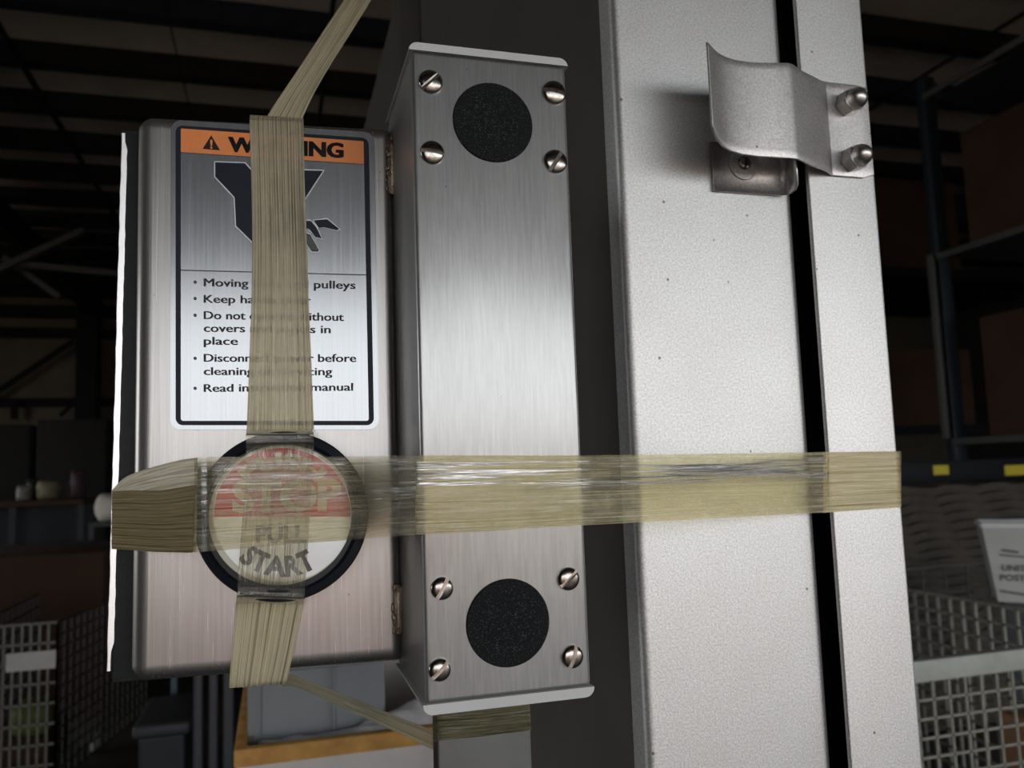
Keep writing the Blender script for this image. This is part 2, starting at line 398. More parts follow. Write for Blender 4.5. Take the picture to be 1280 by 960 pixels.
box('side_panel', (xl - .001, PF + .0205, Zb), (xl + .002, Yback, Zt), M['side'], post)
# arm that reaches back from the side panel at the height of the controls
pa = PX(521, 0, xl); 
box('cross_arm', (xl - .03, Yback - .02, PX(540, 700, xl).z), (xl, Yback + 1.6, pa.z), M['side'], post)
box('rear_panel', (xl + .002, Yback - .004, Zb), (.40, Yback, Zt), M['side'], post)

# right-hand cover strip of the post
GF = .44
gx0 = P(1029.5, 480, GF).x; gx1 = .3822
strip = thing('post_edge_cover', 'narrow pale steel cover strip beside the dark vertical slot of the post', 'cover strip', ((gx0 + gx1) / 2, .5, 0))
so = profile_extrude('cover_panel', [(gx0, GF + .003), (gx0, GF + .0012)] + arc(gx0 + .0012, GF + .0012, .0012, 180, 270, 3)[1:] + arc(gx1 - .003, GF + .003, .003, 270, 360, 6) + [(gx1, GF + .09), (gx1 - .0015, GF + .09), (gx1 - .0015, GF + .002), (gx0 + .0018, GF + .002), (gx0 + .0018, GF + .003), (gx0, GF + .003)], Zb, Zt, M['post'], strip)
box('slot_shade_backing', (xr - .001, PF + .045, Zb), (gx1 - .002, PF + .05, Zt), M['gasket_slot_black'], strip)  # black backing stands in for the shade inside the slot

# ================================================================ CABLE HOUSING (the long box with plugs and screws)
HF = .36
hx0 = .0608; hx1 = .1363; hz0 = 1.5 - .0988; hz1 = 1.5 + .1943
hous = thing('cable_housing', 'long brushed steel housing with black round plugs and eight slotted screws', 'housing', ((hx0 + hx1) / 2, HF + .045, hz0))
box('housing_body', (hx0, HF, hz0), (hx1, HF + .082, hz1), M['spine'], hous, .0022, 4)
def cap(z0, z1, up):
    # plastic end cap: rounded slab slightly proud of the body
    e = .0012
    bm = bmesh.new()
    r = .0042; xa, xb = hx0 - e, hx1 + e
    zt = z1 if up else z0; zb = z0 if up else z1; s = 1 if up else -1
    pr = [(xa, zb)] + [(xa + r - r * math.cos(math.radians(t)), zt - s * (r - r * math.sin(math.radians(t)))) for t in (0, 22, 45, 68, 90)] + [(xb - r + r * math.sin(math.radians(t)), zt - s * (r - r * math.cos(math.radians(t)))) for t in (0, 22, 45, 68, 90)] + [(xb, zb)]
    a = [bm.verts.new((x, HF - .0006, z)) for x, z in pr]; b_ = [bm.verts.new((x, HF + .083, z)) for x, z in pr]
    n = len(a)
    bm.faces.new(a); bm.faces.new(b_[::-1])
    for i in range(n): bm.faces.new((a[i], b_[i], b_[(i + 1) % n], a[(i + 1) % n]))
    return auto_smooth(from_bm('end_cap', bm, M['cap'], hous), 40)
cap(hz1 - .0002, hz1 + .0036, True)
cap(hz0 - .0042, hz0 + .0002, False)
AX = Vector((0, -1, 0))
def px_r(cx, cy, r, Y): return (P(cx + r, cy, Y) - P(cx - r, cy, Y)).length / 2
def radius(cx, cy, ry, Y): return abs(P(cx, cy - ry, Y).z - P(cx, cy + ry, Y).z) / 2
for cx, cy, ry in ((616.2, 153.4, 49.3), (635, 778.3, 55.4)):
    r = radius(cx, cy, ry, HF)
    lathe('hole_plug', [(r, -.001), (r, .0004), (r - .0005, .0009), (r * .6, .0013), (0, .0014)], P(cx, cy, HF), AX, M['black_plug'], hous)
def slot_screw(c, r, h, ang, mt, parent, name='screw'):
    """domed pan head with a straight slot; c on the face, axis -Y"""
    w = r * .17; rows = []
    ys = [-r + (r - w) * (1 - math.cos(math.pi / 2 * k / 7)) for k in range(8)]   # -r .. -w
    ys = [-(w + (r * .999 - w) * math.cos(math.pi / 2 * k / 7)) for k in range(8)]
    def dome(x, y):
        q = min(1, (x * x + y * y) / (r * r)); return h * (.28 + .72 * math.sqrt(max(0, 1 - q)))
    NX = 17; fl = h * .35
    seq = [(y, 0) for y in ys] + [(-w, 1), (w, 1)] + [(-y, 0) for y in reversed(ys)]
    bm = bmesh.new(); ca, sa = math.cos(ang), math.sin(ang)
    def V(x, y, z):
        return bm.verts.new((c.x + x * ca - y * sa, c.y - z, c.z + x * sa + y * ca))
    grid = []
    for y, low in seq:
        hw = math.sqrt(max(0, r * r - y * y))
        row = []
        for i in range(NX):
            x = hw * math.sin(math.pi / 2 * (2 * i / (NX - 1) - 1))
            row.append(V(x, y, fl if low else dome(x, y)))
        grid.append(row)
    for a, b_ in zip(grid, grid[1:]):
        for i in range(NX - 1): bm.faces.new((a[i], a[i + 1], b_[i + 1], b_[i]))
    # skirt
    edge = [row[0] for row in grid] + grid[-1][1:] + [row[-1] for row in reversed(grid[:-1])] + grid[0][-2:0:-1]
    low = [bm.verts.new((v.co.x, c.y + .0005, v.co.z)) for v in edge]
    for i in range(len(edge)): j = (i + 1) % len(edge); bm.faces.new((edge[i], low[i], low[j], edge[j]))
    return auto_smooth(from_bm(name, bm, mt, parent), 38)
M['screw'] = plain('screw_steel', (.34, .31, .28), .2, 1, .3, 500)
for cx, cy, a in ((539.6, 101, 43), (541.5, 189.3, -6), (693.8, 114.5, -7), (695.5, 200.5, 56), (553.7, 736.3, 60), (711.5, 724.3, 40), (550.8, 838, 43), (716.5, 821.5, 70)):
    slot_screw(P(cx - 1.5, cy + (2 if cy < 500 else -1), HF), radius(cx, cy, 14.6, HF), .0028, math.radians(a), M['screw'], hous)
# support tube below
TF = .392
tx0 = P(547.5, 925, TF).x; tx1 = P(664, 925, TF).x
tubeo = thing('support_tube', 'grey square tube standing directly below the screwed steel housing', 'tube', ((tx0 + tx1) / 2, TF + .01, 0))
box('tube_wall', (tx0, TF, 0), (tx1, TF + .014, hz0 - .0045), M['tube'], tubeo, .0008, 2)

# ================================================================ CONTROL ENCLOSURE
enc = thing('control_enclosure', 'brushed steel control box with warning plate and round push-stop button', 'control box', (0, .45, 1.5 - .10))
# lid: a shallow pan with rounded edges, built in the lid's own frame
lz0 = 1.5 - .0945; lz1 = 1.5 + .1850
def lid_pt(s, off, z): v = LA + (LB - LA) * s + LN * off; return Vector((v.x, v.y, z))
bm = bmesh.new()
nS, nT = 26, 40
wlen = (LB - LA).length; hlen = lz1 - lz0; B = .0085; BT = .0075
def edge_off(s, t):
    dx = min(s * wlen, (1 - s) * wlen * 1.6 + .0005); dz = min((1 - t) * hlen, t * hlen)
    o = 0
    if dx < B: o -= (B - math.sqrt(max(0, B * B - (B - dx) ** 2))) * .85
    if dz < BT: o -= (BT - math.sqrt(max(0, BT * BT - (BT - dz) ** 2))) * .85
    return max(o, -.0115)
ss = [0, .0015, .004, .008, .014, .022, .032, .045, .058, .068] + [.068 + (.955 - .068) * k / 9 for k in range(1, 10)] + [.965, .975, .983, .99, .996, 1]
ts = [0, .0008, .002, .0045, .008, .013, .019, .024, .028] + [.028 + (.972 - .028) * k / 8 for k in range(1, 9)] + [.976, .981, .987, .992, .9955, .998, .9992, 1]
G = []
for t in ts:
    row = []
    for s in ss:
        # clipped corners: pull the outline in near the left corners
        z = lz0 + hlen * t; sx = s
        dl = s * wlen; dzz = min(t, 1 - t) * hlen
        row.append(bm.verts.new(lid_pt(sx, edge_off(s, t), z)))
    G.append(row)
c_cut = .006
for row in G:
    for v in row:
        sx = (Vector((v.co.x, v.co.y, 0)) - LA).dot(LDIR); zt = v.co.z
        for zc, sg in ((lz0, 1), (lz1, -1)):
            dd = c_cut - (sx + sg * (zt - zc))
            if dd > 0:
                v.co += LDIR * dd * .5; v.co.z += sg * dd * .5
for a, b_ in zip(G, G[1:]):
    for i in range(len(ss) - 1): bm.faces.new((a[i], a[i + 1], b_[i + 1], b_[i]))
rim = [r[0] for r in G] + G[-1][1:] + [r[-1] for r in reversed(G[:-1])] + G[0][-2:0:-1]
bk = [bm.verts.new(v.co - LN * .010) for v in rim]
for i in range(len(rim)): j = (i + 1) % len(rim); bm.faces.new((rim[i], bk[i], bk[j], rim[j]))
lid = auto_smooth(from_bm('lid', bm, M['lid'], enc), 60)
# body behind the lid
box('box_body', (-.074, .4615, 1.5 - .086), (.058, .53, 1.5 + .176), M['side'], enc, .002, 2)
gz1 = P(152, 163, .45).z; gz0 = P(146, 853, .45).z
gx = P(146.5, 480, .45).x
box('gasket', (gx, .4495, gz0), (.058, .461, gz1), M['gasket_slot_black'], enc, .0008, 2)
# ragged edge of the mounting plate, its daylight glare put into the colour
bm = bmesh.new(); n = 60
za, zb_ = P(139, 838, .45).z, P(147, 167, .45).z
pts = []
for k in range(n + 1):
    z = za + (zb_ - za) * k / n
    xa = P(139.6 + (147.5 - 139.6) * k / n, 480, .45).x
    wob = random.uniform(-.00018, .00018)
    wr = .0030 + random.uniform(-.00018, .00018) - (.0012 if k < 3 or k > n - 2 else 0)
    pts.append([bm.verts.new((xa + wob, .4495, z)), bm.verts.new((xa + wob + .0004, .4485, z)), bm.verts.new((xa + wr, .4485, z)), bm.verts.new((xa + wr + .0002, .4520, z)), bm.verts.new((xa + wob, .4520, z))])
for a, b_ in zip(pts, pts[1:]):
    for i in range(5): bm.faces.new((a[i], a[(i + 1) % 5], b_[(i + 1) % 5], b_[i]))
bm.faces.new(pts[0]); bm.faces.new(pts[-1][::-1])
e_ = from_bm('plate_edge', bm, M['white_edge'], enc); e_['label'] = 'thin bright white edge'
# hinge knuckles: flat plate whose dark colour stands for the slot's shade, the pin leaf showing in it, rough residue round it
def flat_hinge(ya, yb):
    dx = (ya - 200) / 560 * 8
    pl = [PLID(x + dx, y_, .0006) for x, y_ in ((484, ya - 3), (490, ya - 7), (496, ya - 2), (497, yb - 3), (493, yb + 6), (485, yb + 2))]
    pr_ = prism('hinge_slot', pl, LN * -.0015, M['dark_steel'], enc, .0003)
    a_, b__ = PLID(488 + dx, ya + 4, .0008), PLID(493.5 + dx, yb - 5, .0008)
    box('hinge_leaf', (a_.x, b__.y - .0006, b__.z), (b__.x, a_.y, a_.z), M['residue'], pr_, .0004, 2)
    rr_ = random.Random(int(ya)); bm = bmesh.new()
    for k in range(16):
        c = PLID(488 + dx + rr_.uniform(-5, 4), rr_.uniform(ya - 5, yb + 4), .0007); r_ = bmesh.ops.create_icosphere(bm, subdivisions=1, radius=rr_.uniform(.0005, .0012))
        for v in r_['verts']: v.co = Vector((v.co.x, v.co.y * .5, v.co.z * 1.8)) + c
    from_bm('residue', bm, M['residue'], pr_, True)
M['residue'] = plain('brown_grey_residue', (.30, .24, .17), .4, .5, .5, 500, .4)
for (ya, yb, mt) in ((176, 238, 'dark_steel'), (736, 790, 'dark_steel')):
    z0 = PLID(492, yb).z; z1 = PLID(492, ya).z
    hs = flat_hinge(ya, yb)
# ---- text -------------------------------------------------------------
def text_mesh(body, bold=.02):
    cu = bpy.data.curves.new('lettering', 'FONT'); cu.body = body; cu.size = 1; cu.offset = bold; cu.resolution_u = 3
    ob = bpy.data.objects.new('lettering', cu)
    me = bpy.data.meshes.new_from_object(ob)
    bpy.data.objects.remove(ob); bpy.data.curves.remove(cu)
    return me
def text_on(body, xl_, xr_, yb_l, yb_r, cap_h, fn, mt, parent, name='lettering', bold=.02, strikes=(0,)):
    """flat print: left/right pixel x, baseline y at both ends, cap height in pixels; fn(px,py)->point on the surface"""
    me = text_mesh(body, bold); capm = text_mesh('H', bold)
    ch = max(v.co.y for v in capm.vertices)
    xs = [v.co.x for v in me.vertices]; x0, x1 = min(xs), max(xs)
    vs, fs = [], []; src = [tuple(v.co) for v in me.vertices]; pf_ = [tuple(p.vertices) for p in me.polygons]
    for sh in strikes:
        n0_ = len(vs)
        for cx_, cy_, _ in src:
            u = (cx_ - x0) / (x1 - x0)
            vs.append(fn(xl_ + (xr_ - xl_) * u + sh, yb_l + (yb_r - yb_l) * u - cy_ / ch * cap_h))
        fs += [tuple(q + n0_ for q in f) for f in pf_]
    bpy.data.meshes.remove(me)
    me = bpy.data.meshes.new('lettering'); me.from_pydata([tuple(v) for v in vs], [], fs); me.update()
    return link(name, me, mt, parent)
def flat_poly(name, pts, fn, mt, parent):
    bm = bmesh.new(); f = bm.faces.new([bm.verts.new(fn(*p)) for p in pts]); f.normal_update(); bmesh.ops.triangulate(bm, faces=[f])
    me = bpy.data.meshes.new(name); bm.to_mesh(me); bm.free()
    return link(name, me, mt, parent)
def rquad(c, r, n=6):
    """rounded quad in pixels: c = TL,TR,BR,BL"""
    out = []; c = [Vector(p) for p in c]
    for i in range(4):
        p = c[i]; a = (c[i - 1] - p).normalized(); b_ = (c[(i + 1) % 4] - p).normalized()
        if r == 0: out.append(p); continue
        cc = p + (a + b_) * r
        for k in range(n + 1):
            t = math.pi / 2 * k / n
            out.append(cc - b_ * r * math.cos(t) - a * r * math.sin(t))
    return [tuple(p) for p in out]

# ---- warning plate -----------------------------------------------------
fl = lambda o: (lambda px, py: PLID(px, py, o))
outl = rquad([(213.5, 149.5), (468, 165.5), (474, 537), (212.5, 537)], 13)
bm = bmesh.new()
a = [bm.verts.new(PLID(x, y_, .0009)) for x, y_ in outl]; b_ = [bm.verts.new(PLID(x, y_, 0.0001)) for x, y_ in outl]
bm.faces.new(a)
for i in range(len(a)): j = (i + 1) % len(a); bm.faces.new((a[i], a[j], b_[j], b_[i]))
plate = from_bm('warning_plate', bm, M['label_metal'], enc)
plate['label'] = 'silver warning plate with orange header'
flat_poly('border', rquad([(219.5, 156.5), (461, 172.5), (467.5, 531.5), (219.5, 531.5)], 9), fl(.00105), M['ink_navy'], plate)
flat_poly('plate_face', rquad([(226, 160.5), (454.5, 176.5), (461, 526), (226, 526)], 3), fl(.0012), M['label_metal'], plate)
flat_poly('orange_header', rquad([(226, 160.5), (454.5, 176.5), (455, 205), (226, 190)], 1.5), fl(.0013), M['orange'], plate)
flat_poly('header_line', [(226, 190), (455, 205), (455, 206), (226, 191)], fl(.00135), M['ink_grey'], plate)
flat_poly('divider_line', [(226, 337), (458, 343), (458, 344.3), (226, 338.3)], fl(.00135), M['ink_grey'], plate)
ft = fl(.0015)
text_on('WARNING', 285.5, 429, 188.8, 196.8, 18, ft, M['ink_black'], plate, bold=.03, strikes=(-.8, 0, .8))
flat_poly('alert_triangle', [(264, 169), (275, 187.8), (253.3, 186)], ft, M['ink_black'], plate)
text_on('!', 262.6, 265.8, 185.3, 185.6, 11, fl(.0017), M['orange'], plate, bold=.03)
for body, x0_, x1_, ya, yb in (('Moving belts and pulleys', 255, 444, 357.6, 361), ('Keep hands clear', 255, 388, 378.2, 380), ('Do not operate without', 255, 429.5, 398.6, 401),
                               ('covers and panels in', 255, 413, 414.6, 416.4), ('place', 255, 297, 430.6, 431), ('Disconnect power before', 255, 445, 452, 452.3),
                               ('cleaning or servicing', 255, 415, 468.6, 469), ('Read instruction manual', 255, 441, 489.8, 488.2)):
    text_on(body, x0_, x1_, ya, yb, 9.6, ft, M['ink_grey'], plate, bold=0, strikes=(-.5, -.17, .17, .5))
for y_ in (352.5, 373, 394, 447.8, 485.3):
    flat_poly('bullet', [(243.8 + 2.1 * math.cos(t * .6283), y_ + 2.1 * math.sin(t * .6283)) for t in range(10)], ft, M['ink_grey'], plate)
M['outline'] = plain('pale_outline', (.62, .64, .66), .4, .3, .02)
picto = [(268.3, 202), (306.4, 203.4), (313.5, 211.3), (346, 248), (379, 212.2), (405, 212.8), (380, 251), (382, 300), (345, 320), (314.7, 302.5), (294.4, 282.7), (292.6, 246.8), (268.3, 221)]
fin = [[(392, 275.4), (409, 274), (423.8, 286), (421, 287.6), (404.7, 284), (398.5, 284.8)],
       [(380.8, 276), (388.7, 276), (395.8, 284.8), (402, 298), (394, 296), (387, 286.6), (381, 284.8)],
       [(381.6, 291), (388, 293.7), (398.8, 313), (397, 314.6), (389.6, 314), (381.6, 301.6)]]
def grow(pts, k):
    cx = sum(p[0] for p in pts) / len(pts); cy = sum(p[1] for p in pts) / len(pts)
    return [(x + k * (x - cx) / max(1, math.hypot(x - cx, y_ - cy)), y_ + k * (y_ - cy) / max(1, math.hypot(x - cx, y_ - cy))) for x, y_ in pts]
def edge_line(pts, fn, mt, w=.7):
    for (xa_, ya_), (xb_, yb_2) in zip(pts, pts[1:]):
        dx, dy = xb_ - xa_, yb_2 - ya_; l = math.hypot(dx, dy); nx, ny = -dy / l * w, dx / l * w
        flat_poly('pictogram_outline', [(xa_ + nx, ya_ + ny), (xb_ + nx, yb_2 + ny), (xb_ - nx, yb_2 - ny), (xa_ - nx, ya_ - ny)], fn, mt, plate)
flat_poly('pictogram', [picto[0], picto[1], picto[2], picto[3], (345, 320)] + picto[9:], fl(.0015), M['ink_navy'], plate)
flat_poly('pictogram', [(346, 248), (379, 212.2), (405, 212.8), (380, 251), (382, 300), (345, 320)], fl(.0015), M['ink_navy'], plate)
edge_line(picto + [picto[0]], fl(.0016), M['outline'])
for i, p in enumerate(fin):
    flat_poly('pictogram_outline', grow(p, 1.6), fl(.0015), M['outline'], plate)
    flat_poly('pictogram_finger', p, fl(.0017), M['ink_navy'], plate)
flat_poly('pictogram_finger', grow(fin[2], -1.6), fl(.0019), M['ink_grey'], plate)

# ---- push button -------------------------------------------------------
KF = .3955
kc = P(353, 645, .403); R = radius(353, 645, 105.5, .403) * 1.015
kn = lathe('button_housing', [(0, -.03), (R * .8, -.03), (R * .86, -.010), (R * .985, -.004), (R, -.0025), (R, -.001), (R * .985, 0), (R * .90, .0012), (R * .885, .0008), (R * .87, .0042), (R * .85, .0052), (R * .5, .0054), (0, .0054)], kc, LN, M['black'], enc, 96, 30)
kn['label'] = 'black mushroom button with tape-covered red and silver face'
fk = lambda o: (lambda px, py: P(px, py, KF - o))
# button stem going back to the lid
bm = bmesh.new(); bm_tube(bm, kc - LN * .029, kc - LN * .0005 - LN * .0285 + Vector((0, .001, 0)), R * .6, 24)
from_bm('button_collar', bm, M['black'], kn)
dc = P(353, 643, KF); Rd = radius(353, 643, 88, KF)
lathe('button_face', [(Rd * 1.0, -.0014), (Rd * 1.0, -.0004), (Rd * .995, 0), (Rd * .9, .0002), (0, .0002)], dc, (0, -1, 0), M['disc_rim'], kn, 96)
def circ(rp, a0, a1, n=60): return [(353 + rp * 1.03 * math.cos(math.radians(a0 + (a1 - a0) * k / n)), 643 - rp * math.sin(math.radians(a0 + (a1 - a0) * k / n))) for k in range(n + 1)]
flat_poly('silver_face', circ(84, 0, 354), fk(.0004), M['face'], kn)
flat_poly('red_field', circ(83, -2, 182), fk(.0006), M['red'], kn)
text_on('STOP', 290, 427, 639, 636, 38, fk(.0008), M['cream'], kn, bold=.05)
text_on('PULL', 320, 383, 678, 677, 21, fk(.0008), M['ink_grey'], kn, bold=.04)
def arc_text(body, rp, amid, span, h, mt, below):
    me = text_mesh(body, .04); ch = max(v.co.y for v in text_mesh('H', .04).vertices)
    xs = [v.co.x for v in me.vertices]; x0, x1 = min(xs), max(xs)
    for v in me.vertices:
        u = (v.co.x - x0) / (x1 - x0) - .5; vv = v.co.y / ch * h
        if below: a = math.radians(amid + span * u); rr = rp - vv
        else: a = math.radians(amid - span * u); rr = rp + vv
        v.co = fk(.0008)(353 + rr * 1.03 * math.cos(a) , 643 - rr * math.sin(a))
    return link('lettering', me, mt, kn)
arc_text('START', 77, 265, 78, 25, M['ink_grey'], True)
arc_text('PUSH', 58, 90, 92, 19, M['cream'], False)

# ================================================================ LATCH BRACKET on the cover strip
br = thing('strap_bracket', 'curved grey sheet bracket fixed by two acorn nuts to the cover strip', 'bracket', P(1035, 219, GF))
d0 = ray(1031, 160); t0 = (GF - .0016) / d0.y
bt = [(1083, 109, 0), (1070, 107.5, 0), (1048, 105, 0), (1031, 102.5, 0), (1025, 100.5, 1.008), (1005, 90.5, 1.03), (989, 80.2, 1.052), (984, 78.8, 1.056), (962, 79, 1.062), (940, 78.5, 1.068), (919, 75.5, 1.078), (905, 71, 1.088), (896, 66, 1.098), (888.5, 58.5, 1.112), (883.5, 52.5, 1.125)]
hb = None; top = []
for px, py, rt in bt:
    if rt == 0: p = P(px, py, GF - .0016)
    else: p = scale_t(px, py, t0 / rt)
    top.append(p)
ztop = top[3].z
hb = (P(1031, 103, GF).z - P(1033, 219, GF).z)
rows_ = []
nv = 12
for i, p in enumerate(top):
    zt = ztop; zb = ztop - hb
    col_ = []
    x, y_ = p.x, p.y
    # rounded lower-left and right corners
    cut = 0
    if i >= len(top) - 4: cut = (0.0006, .0018, .0045, .009)[i - (len(top) - 4)]
    if i == 0: cut = .0025
    for k in range(nv + 1):
        f = k / nv
        zt_ = p.z if i > 3 else zt - (.0012 if i == 0 else 0)
        col_.append(Vector((x, y_, zt_ + (zb + cut - zt_) * f)))
    rows_.append(col_)
bm = bmesh.new(); vv = [[bm.verts.new(p) for p in c] for c in rows_]
for a, b_ in zip(vv, vv[1:]):
    for k in range(nv): bm.faces.new((a[k], a[k + 1], b_[k + 1], b_[k]))
bmesh.ops.recalc_face_normals(bm, faces=bm.faces)
me = bpy.data.meshes.new('strap'); bm.to_mesh(me); bm.free()
so = link('strap', me, M['bracket'], br)
sm = so.modifiers.new('thickness', 'SOLIDIFY'); sm.thickness = .0013; sm.offset = 0
bv = so.modifiers.new('edge', 'BEVEL'); bv.width = .0003; bv.segments = 2; bv.limit_method = 'ANGLE'
for p in me.polygons: p.use_smooth = True
def acorn(px, py):
    c = P(px, py, GF - .0022); 
    bm = bmesh.new(); R6 = .0084; hh = .0085
    a = [bm.verts.new(c + Vector((R6 * math.cos(math.radians(60 * k + 12)), 0, R6 * math.sin(math.radians(60 * k + 12))))) for k in range(6)]
    b_ = [bm.verts.new(v.co + Vector((0, -hh, 0))) for v in a]
    for i in range(6): bm.faces.new((a[i], a[(i + 1) % 6], b_[(i + 1) % 6], b_[i]))
    bm.faces.new(a); bm.faces.new(b_[::-1])
    bmesh.ops.bevel(bm, geom=list(bm.edges), offset=.0004, segments=2, affect='EDGES')
    nu = auto_smooth(from_bm('acorn_nut', bm, M['steel_bright'], br), 30)
    r = .0068
    prof = [(r * 1.08, hh - .0002), (r * 1.08, hh + .0008), (r, hh + .0012), (r, hh + .002)] + [(r * math.cos(math.radians(t)), hh + .002 + r * math.sin(math.radians(t))) for t in (15, 30, 45, 60, 75)] + [(0, hh + .002 + r)]
    lathe('nut_dome', prof, c, AX, M['steel_bright'], nu, 32, 50)
acorn(1057.5, 131.5); acorn(1063.5, 201)

# keeper plate under the bracket
kp = thing('keeper_plate', 'small bent steel plate with washer and screw tucked under the strap bracket', 'plate', P(930, 239, PF - .001))
YK = PF - .0022
p0 = P(892.5, 239.5, YK); p1 = P(979, 243.5, YK)
zK = (p0.z + p1.z) / 2
hK = .032
path = [Vector((p0.x, YK, 0)), Vector((p1.x - .002, YK, 0))]
cR = .0045
for t in (20, 40, 60, 80, 95): path.append(Vector((p1.x - .002 + cR * math.sin(math.radians(t)), YK - cR * (1 - math.cos(math.radians(t))), 0)))
path.append(path[-1] + Vector((-.0012, -.006, 0))); path.append(path[-1] + Vector((-.0025, -.006, 0)))
bm = bmesh.new(); cols = []
for i, p in enumerate(path): cols.append([bm.verts.new((p.x, p.y, zK + hK * k / 2 + (.0015 if i == len(path) - 1 and k == 0 else 0))) for k in range(3)])
for a, b_ in zip(cols, cols[1:]):
    for k in range(2): bm.faces.new((a[k], a[k + 1], b_[k + 1], b_[k]))
me = bpy.data.meshes.new('bent_plate'); bm.to_mesh(me); bm.free()
for p in me.polygons: p.use_smooth = True
o = link('bent_plate', me, M['bracket'], kp); sm = o.modifiers.new('thickness', 'SOLIDIFY'); sm.thickness = .0016; sm.offset = 0
wc = P(929, 205, YK - .001)
lathe('washer', [(.0035, 0), (.0035, .001), (.0104, .001), (.0107, .0006), (.0107, 0)], wc, AX, M['post'], kp, 40)
slot_screw(wc + Vector((0, -.001, 0)), .0044, .0026, math.radians(80), M['screw'], kp)

# ================================================================ TAPES
def ribbon(name, secs, mt, parent=None, nu=8, nv=16, bow=0.0, smoothpath=True, jag=0, ridge=0.0, nr=20, seed=1):
    """secs: list of (pointA, pointB); surface between A-edge and B-edge, UV x along, y across"""
    rnd = random.Random(seed)
    def cr(p0, p1, p2, p3, t): return .5 * ((2 * p1) + (-p0 + p2) * t + (2 * p0 - 5 * p1 + 4 * p2 - p3) * t * t + (-p0 + 3 * p1 - 3 * p2 + p3) * t ** 3)
    A = []; n = len(secs)
    for i in range(n - 1):
        for k in range(nu):
            t = k / nu
            if smoothpath:
                q = [secs[max(0, i - 1)], secs[i], secs[i + 1], secs[min(n - 1, i + 2)]]
                A.append(tuple(cr(q[0][e], q[1][e], q[2][e], q[3][e], t) for e in (0, 1)))
            else: A.append(tuple(secs[i][e].lerp(secs[i + 1][e], t) for e in (0, 1)))
    A.append(secs[-1])
    ph = [rnd.uniform(0, 6.28) for _ in range(6)]
    bm = bmesh.new(); uvl = bm.loops.layers.uv.new('UVMap'); grid = []; Ls = [0]
    for i in range(1, len(A)): Ls.append(Ls[-1] + ((A[i][0] + A[i][1]) / 2 - (A[i - 1][0] + A[i - 1][1]) / 2).length)
    for i, (a, b_) in enumerate(A):
        row = []
        for k in range(nv + 1):
            f = k / nv; p = a.lerp(b_, f)
            p = p + (CAM - p).normalized() * (bow * 4 * f * (1 - f))
            if ridge: p = p + (CAM - p).normalized() * ridge * (math.sin(f * nr + ph[0] + Ls[i] * 9) * .5 + math.sin(f * nr * 1.9 + ph[1]) * .5)
            if jag and (i == 0 or i == len(A) - 1):
                q = A[1] if i == 0 else A[-2]; dd = (q[0].lerp(q[1], f) - p)
                p = p + dd.normalized() * rnd.uniform(0, jag)
            row.append((bm.verts.new(p), (Ls[i] / .04, f)))
        grid.append(row)
    for a, b_ in zip(grid, grid[1:]):
        for k in range(nv):
            q = (a[k], a[k + 1], b_[k + 1], b_[k]); fc = bm.faces.new([x[0] for x in q])
            for lp, x in zip(fc.loops, q): lp[uvl].uv = x[1]
    me = bpy.data.meshes.new(name); bm.to_mesh(me); bm.free()
    return link(name, me, mt, parent, True)

tv = thing('vertical_tape', 'yellowed ribbed tape strip running down over warning plate and round button', 'tape', PLID(345, 860, .001))
lidtop = PLID(345, 143, 0)
def lp(px, py, o=.0016): return PLID(px, py, o)
secs = [(lp(312.5, 143.5, .0002), lp(379.5, 147.6, .0002)), (lp(312, 148, .0012), lp(379.3, 151, .0012)), (lp(312, 158, .0019), lp(379.5, 160, .0019)), (lp(314, 230, .0021), lp(381, 230, .0021)), (lp(315, 300, .0021), lp(383.5, 300, .0021)),
        (lp(314, 380, .0021), lp(386, 380, .0021)), (lp(311.5, 450, .0021), lp(389, 450, .0021)), (lp(309.5, 505, .0021), lp(391, 505, .0021)), (lp(308.5, 528, .0024), lp(392, 528, .0024)), (lp(308, 539, .0034), lp(392, 538, .0034))]
ribbon('ribbed_strip', secs, M['tape_v'], tv, 6, 32, 0, True, 0, .00012, 70, 2)
kf = lambda px, py, o=.0014: P(px, py, KF - o)
secs = [(lp(308, 537, .0030), lp(392, 536, .0030)), (P(307.6, 542, .4012), P(392, 541, .4012)), (P(307.5, 549, .3990), P(392, 548, .3990)), (kf(307.5, 560), kf(392, 558)), (kf(307, 600), kf(390, 600)), (kf(303, 650), kf(387, 650)), (kf(299, 700), kf(384, 700)),
        (kf(297, 728), kf(381.5, 731)), (P(296.5, 738, .3990), P(381, 741, .3990)), (P(296, 747, .4012), P(380.5, 750, .4012)), (lp(295, 754, .003), lp(380, 756, .003))]
ribbon('clear_strip', secs, M['tape_under'], tv, 6, 32, 0, True, 0, .0001, 60, 3)
secs = [(lp(295.2, 750, .0028), lp(380.2, 752, .0028)), (lp(293.5, 770, .0016), lp(376, 770, .0016)), (lp(290, 810, .0016), lp(368, 810, .0016)), (lp(287.5, 838, .0014), lp(361.5, 838, .0014)), (lp(286.5, 852, .0006), lp(358.5, 850, .0006)), (lp(286, 861, -.0008), lp(357, 855.5, -.0008))]
ribbon('lower_strip', secs, M['tape_b'], tv, 6, 32, 0, True, .001, .00012, 40, 4)

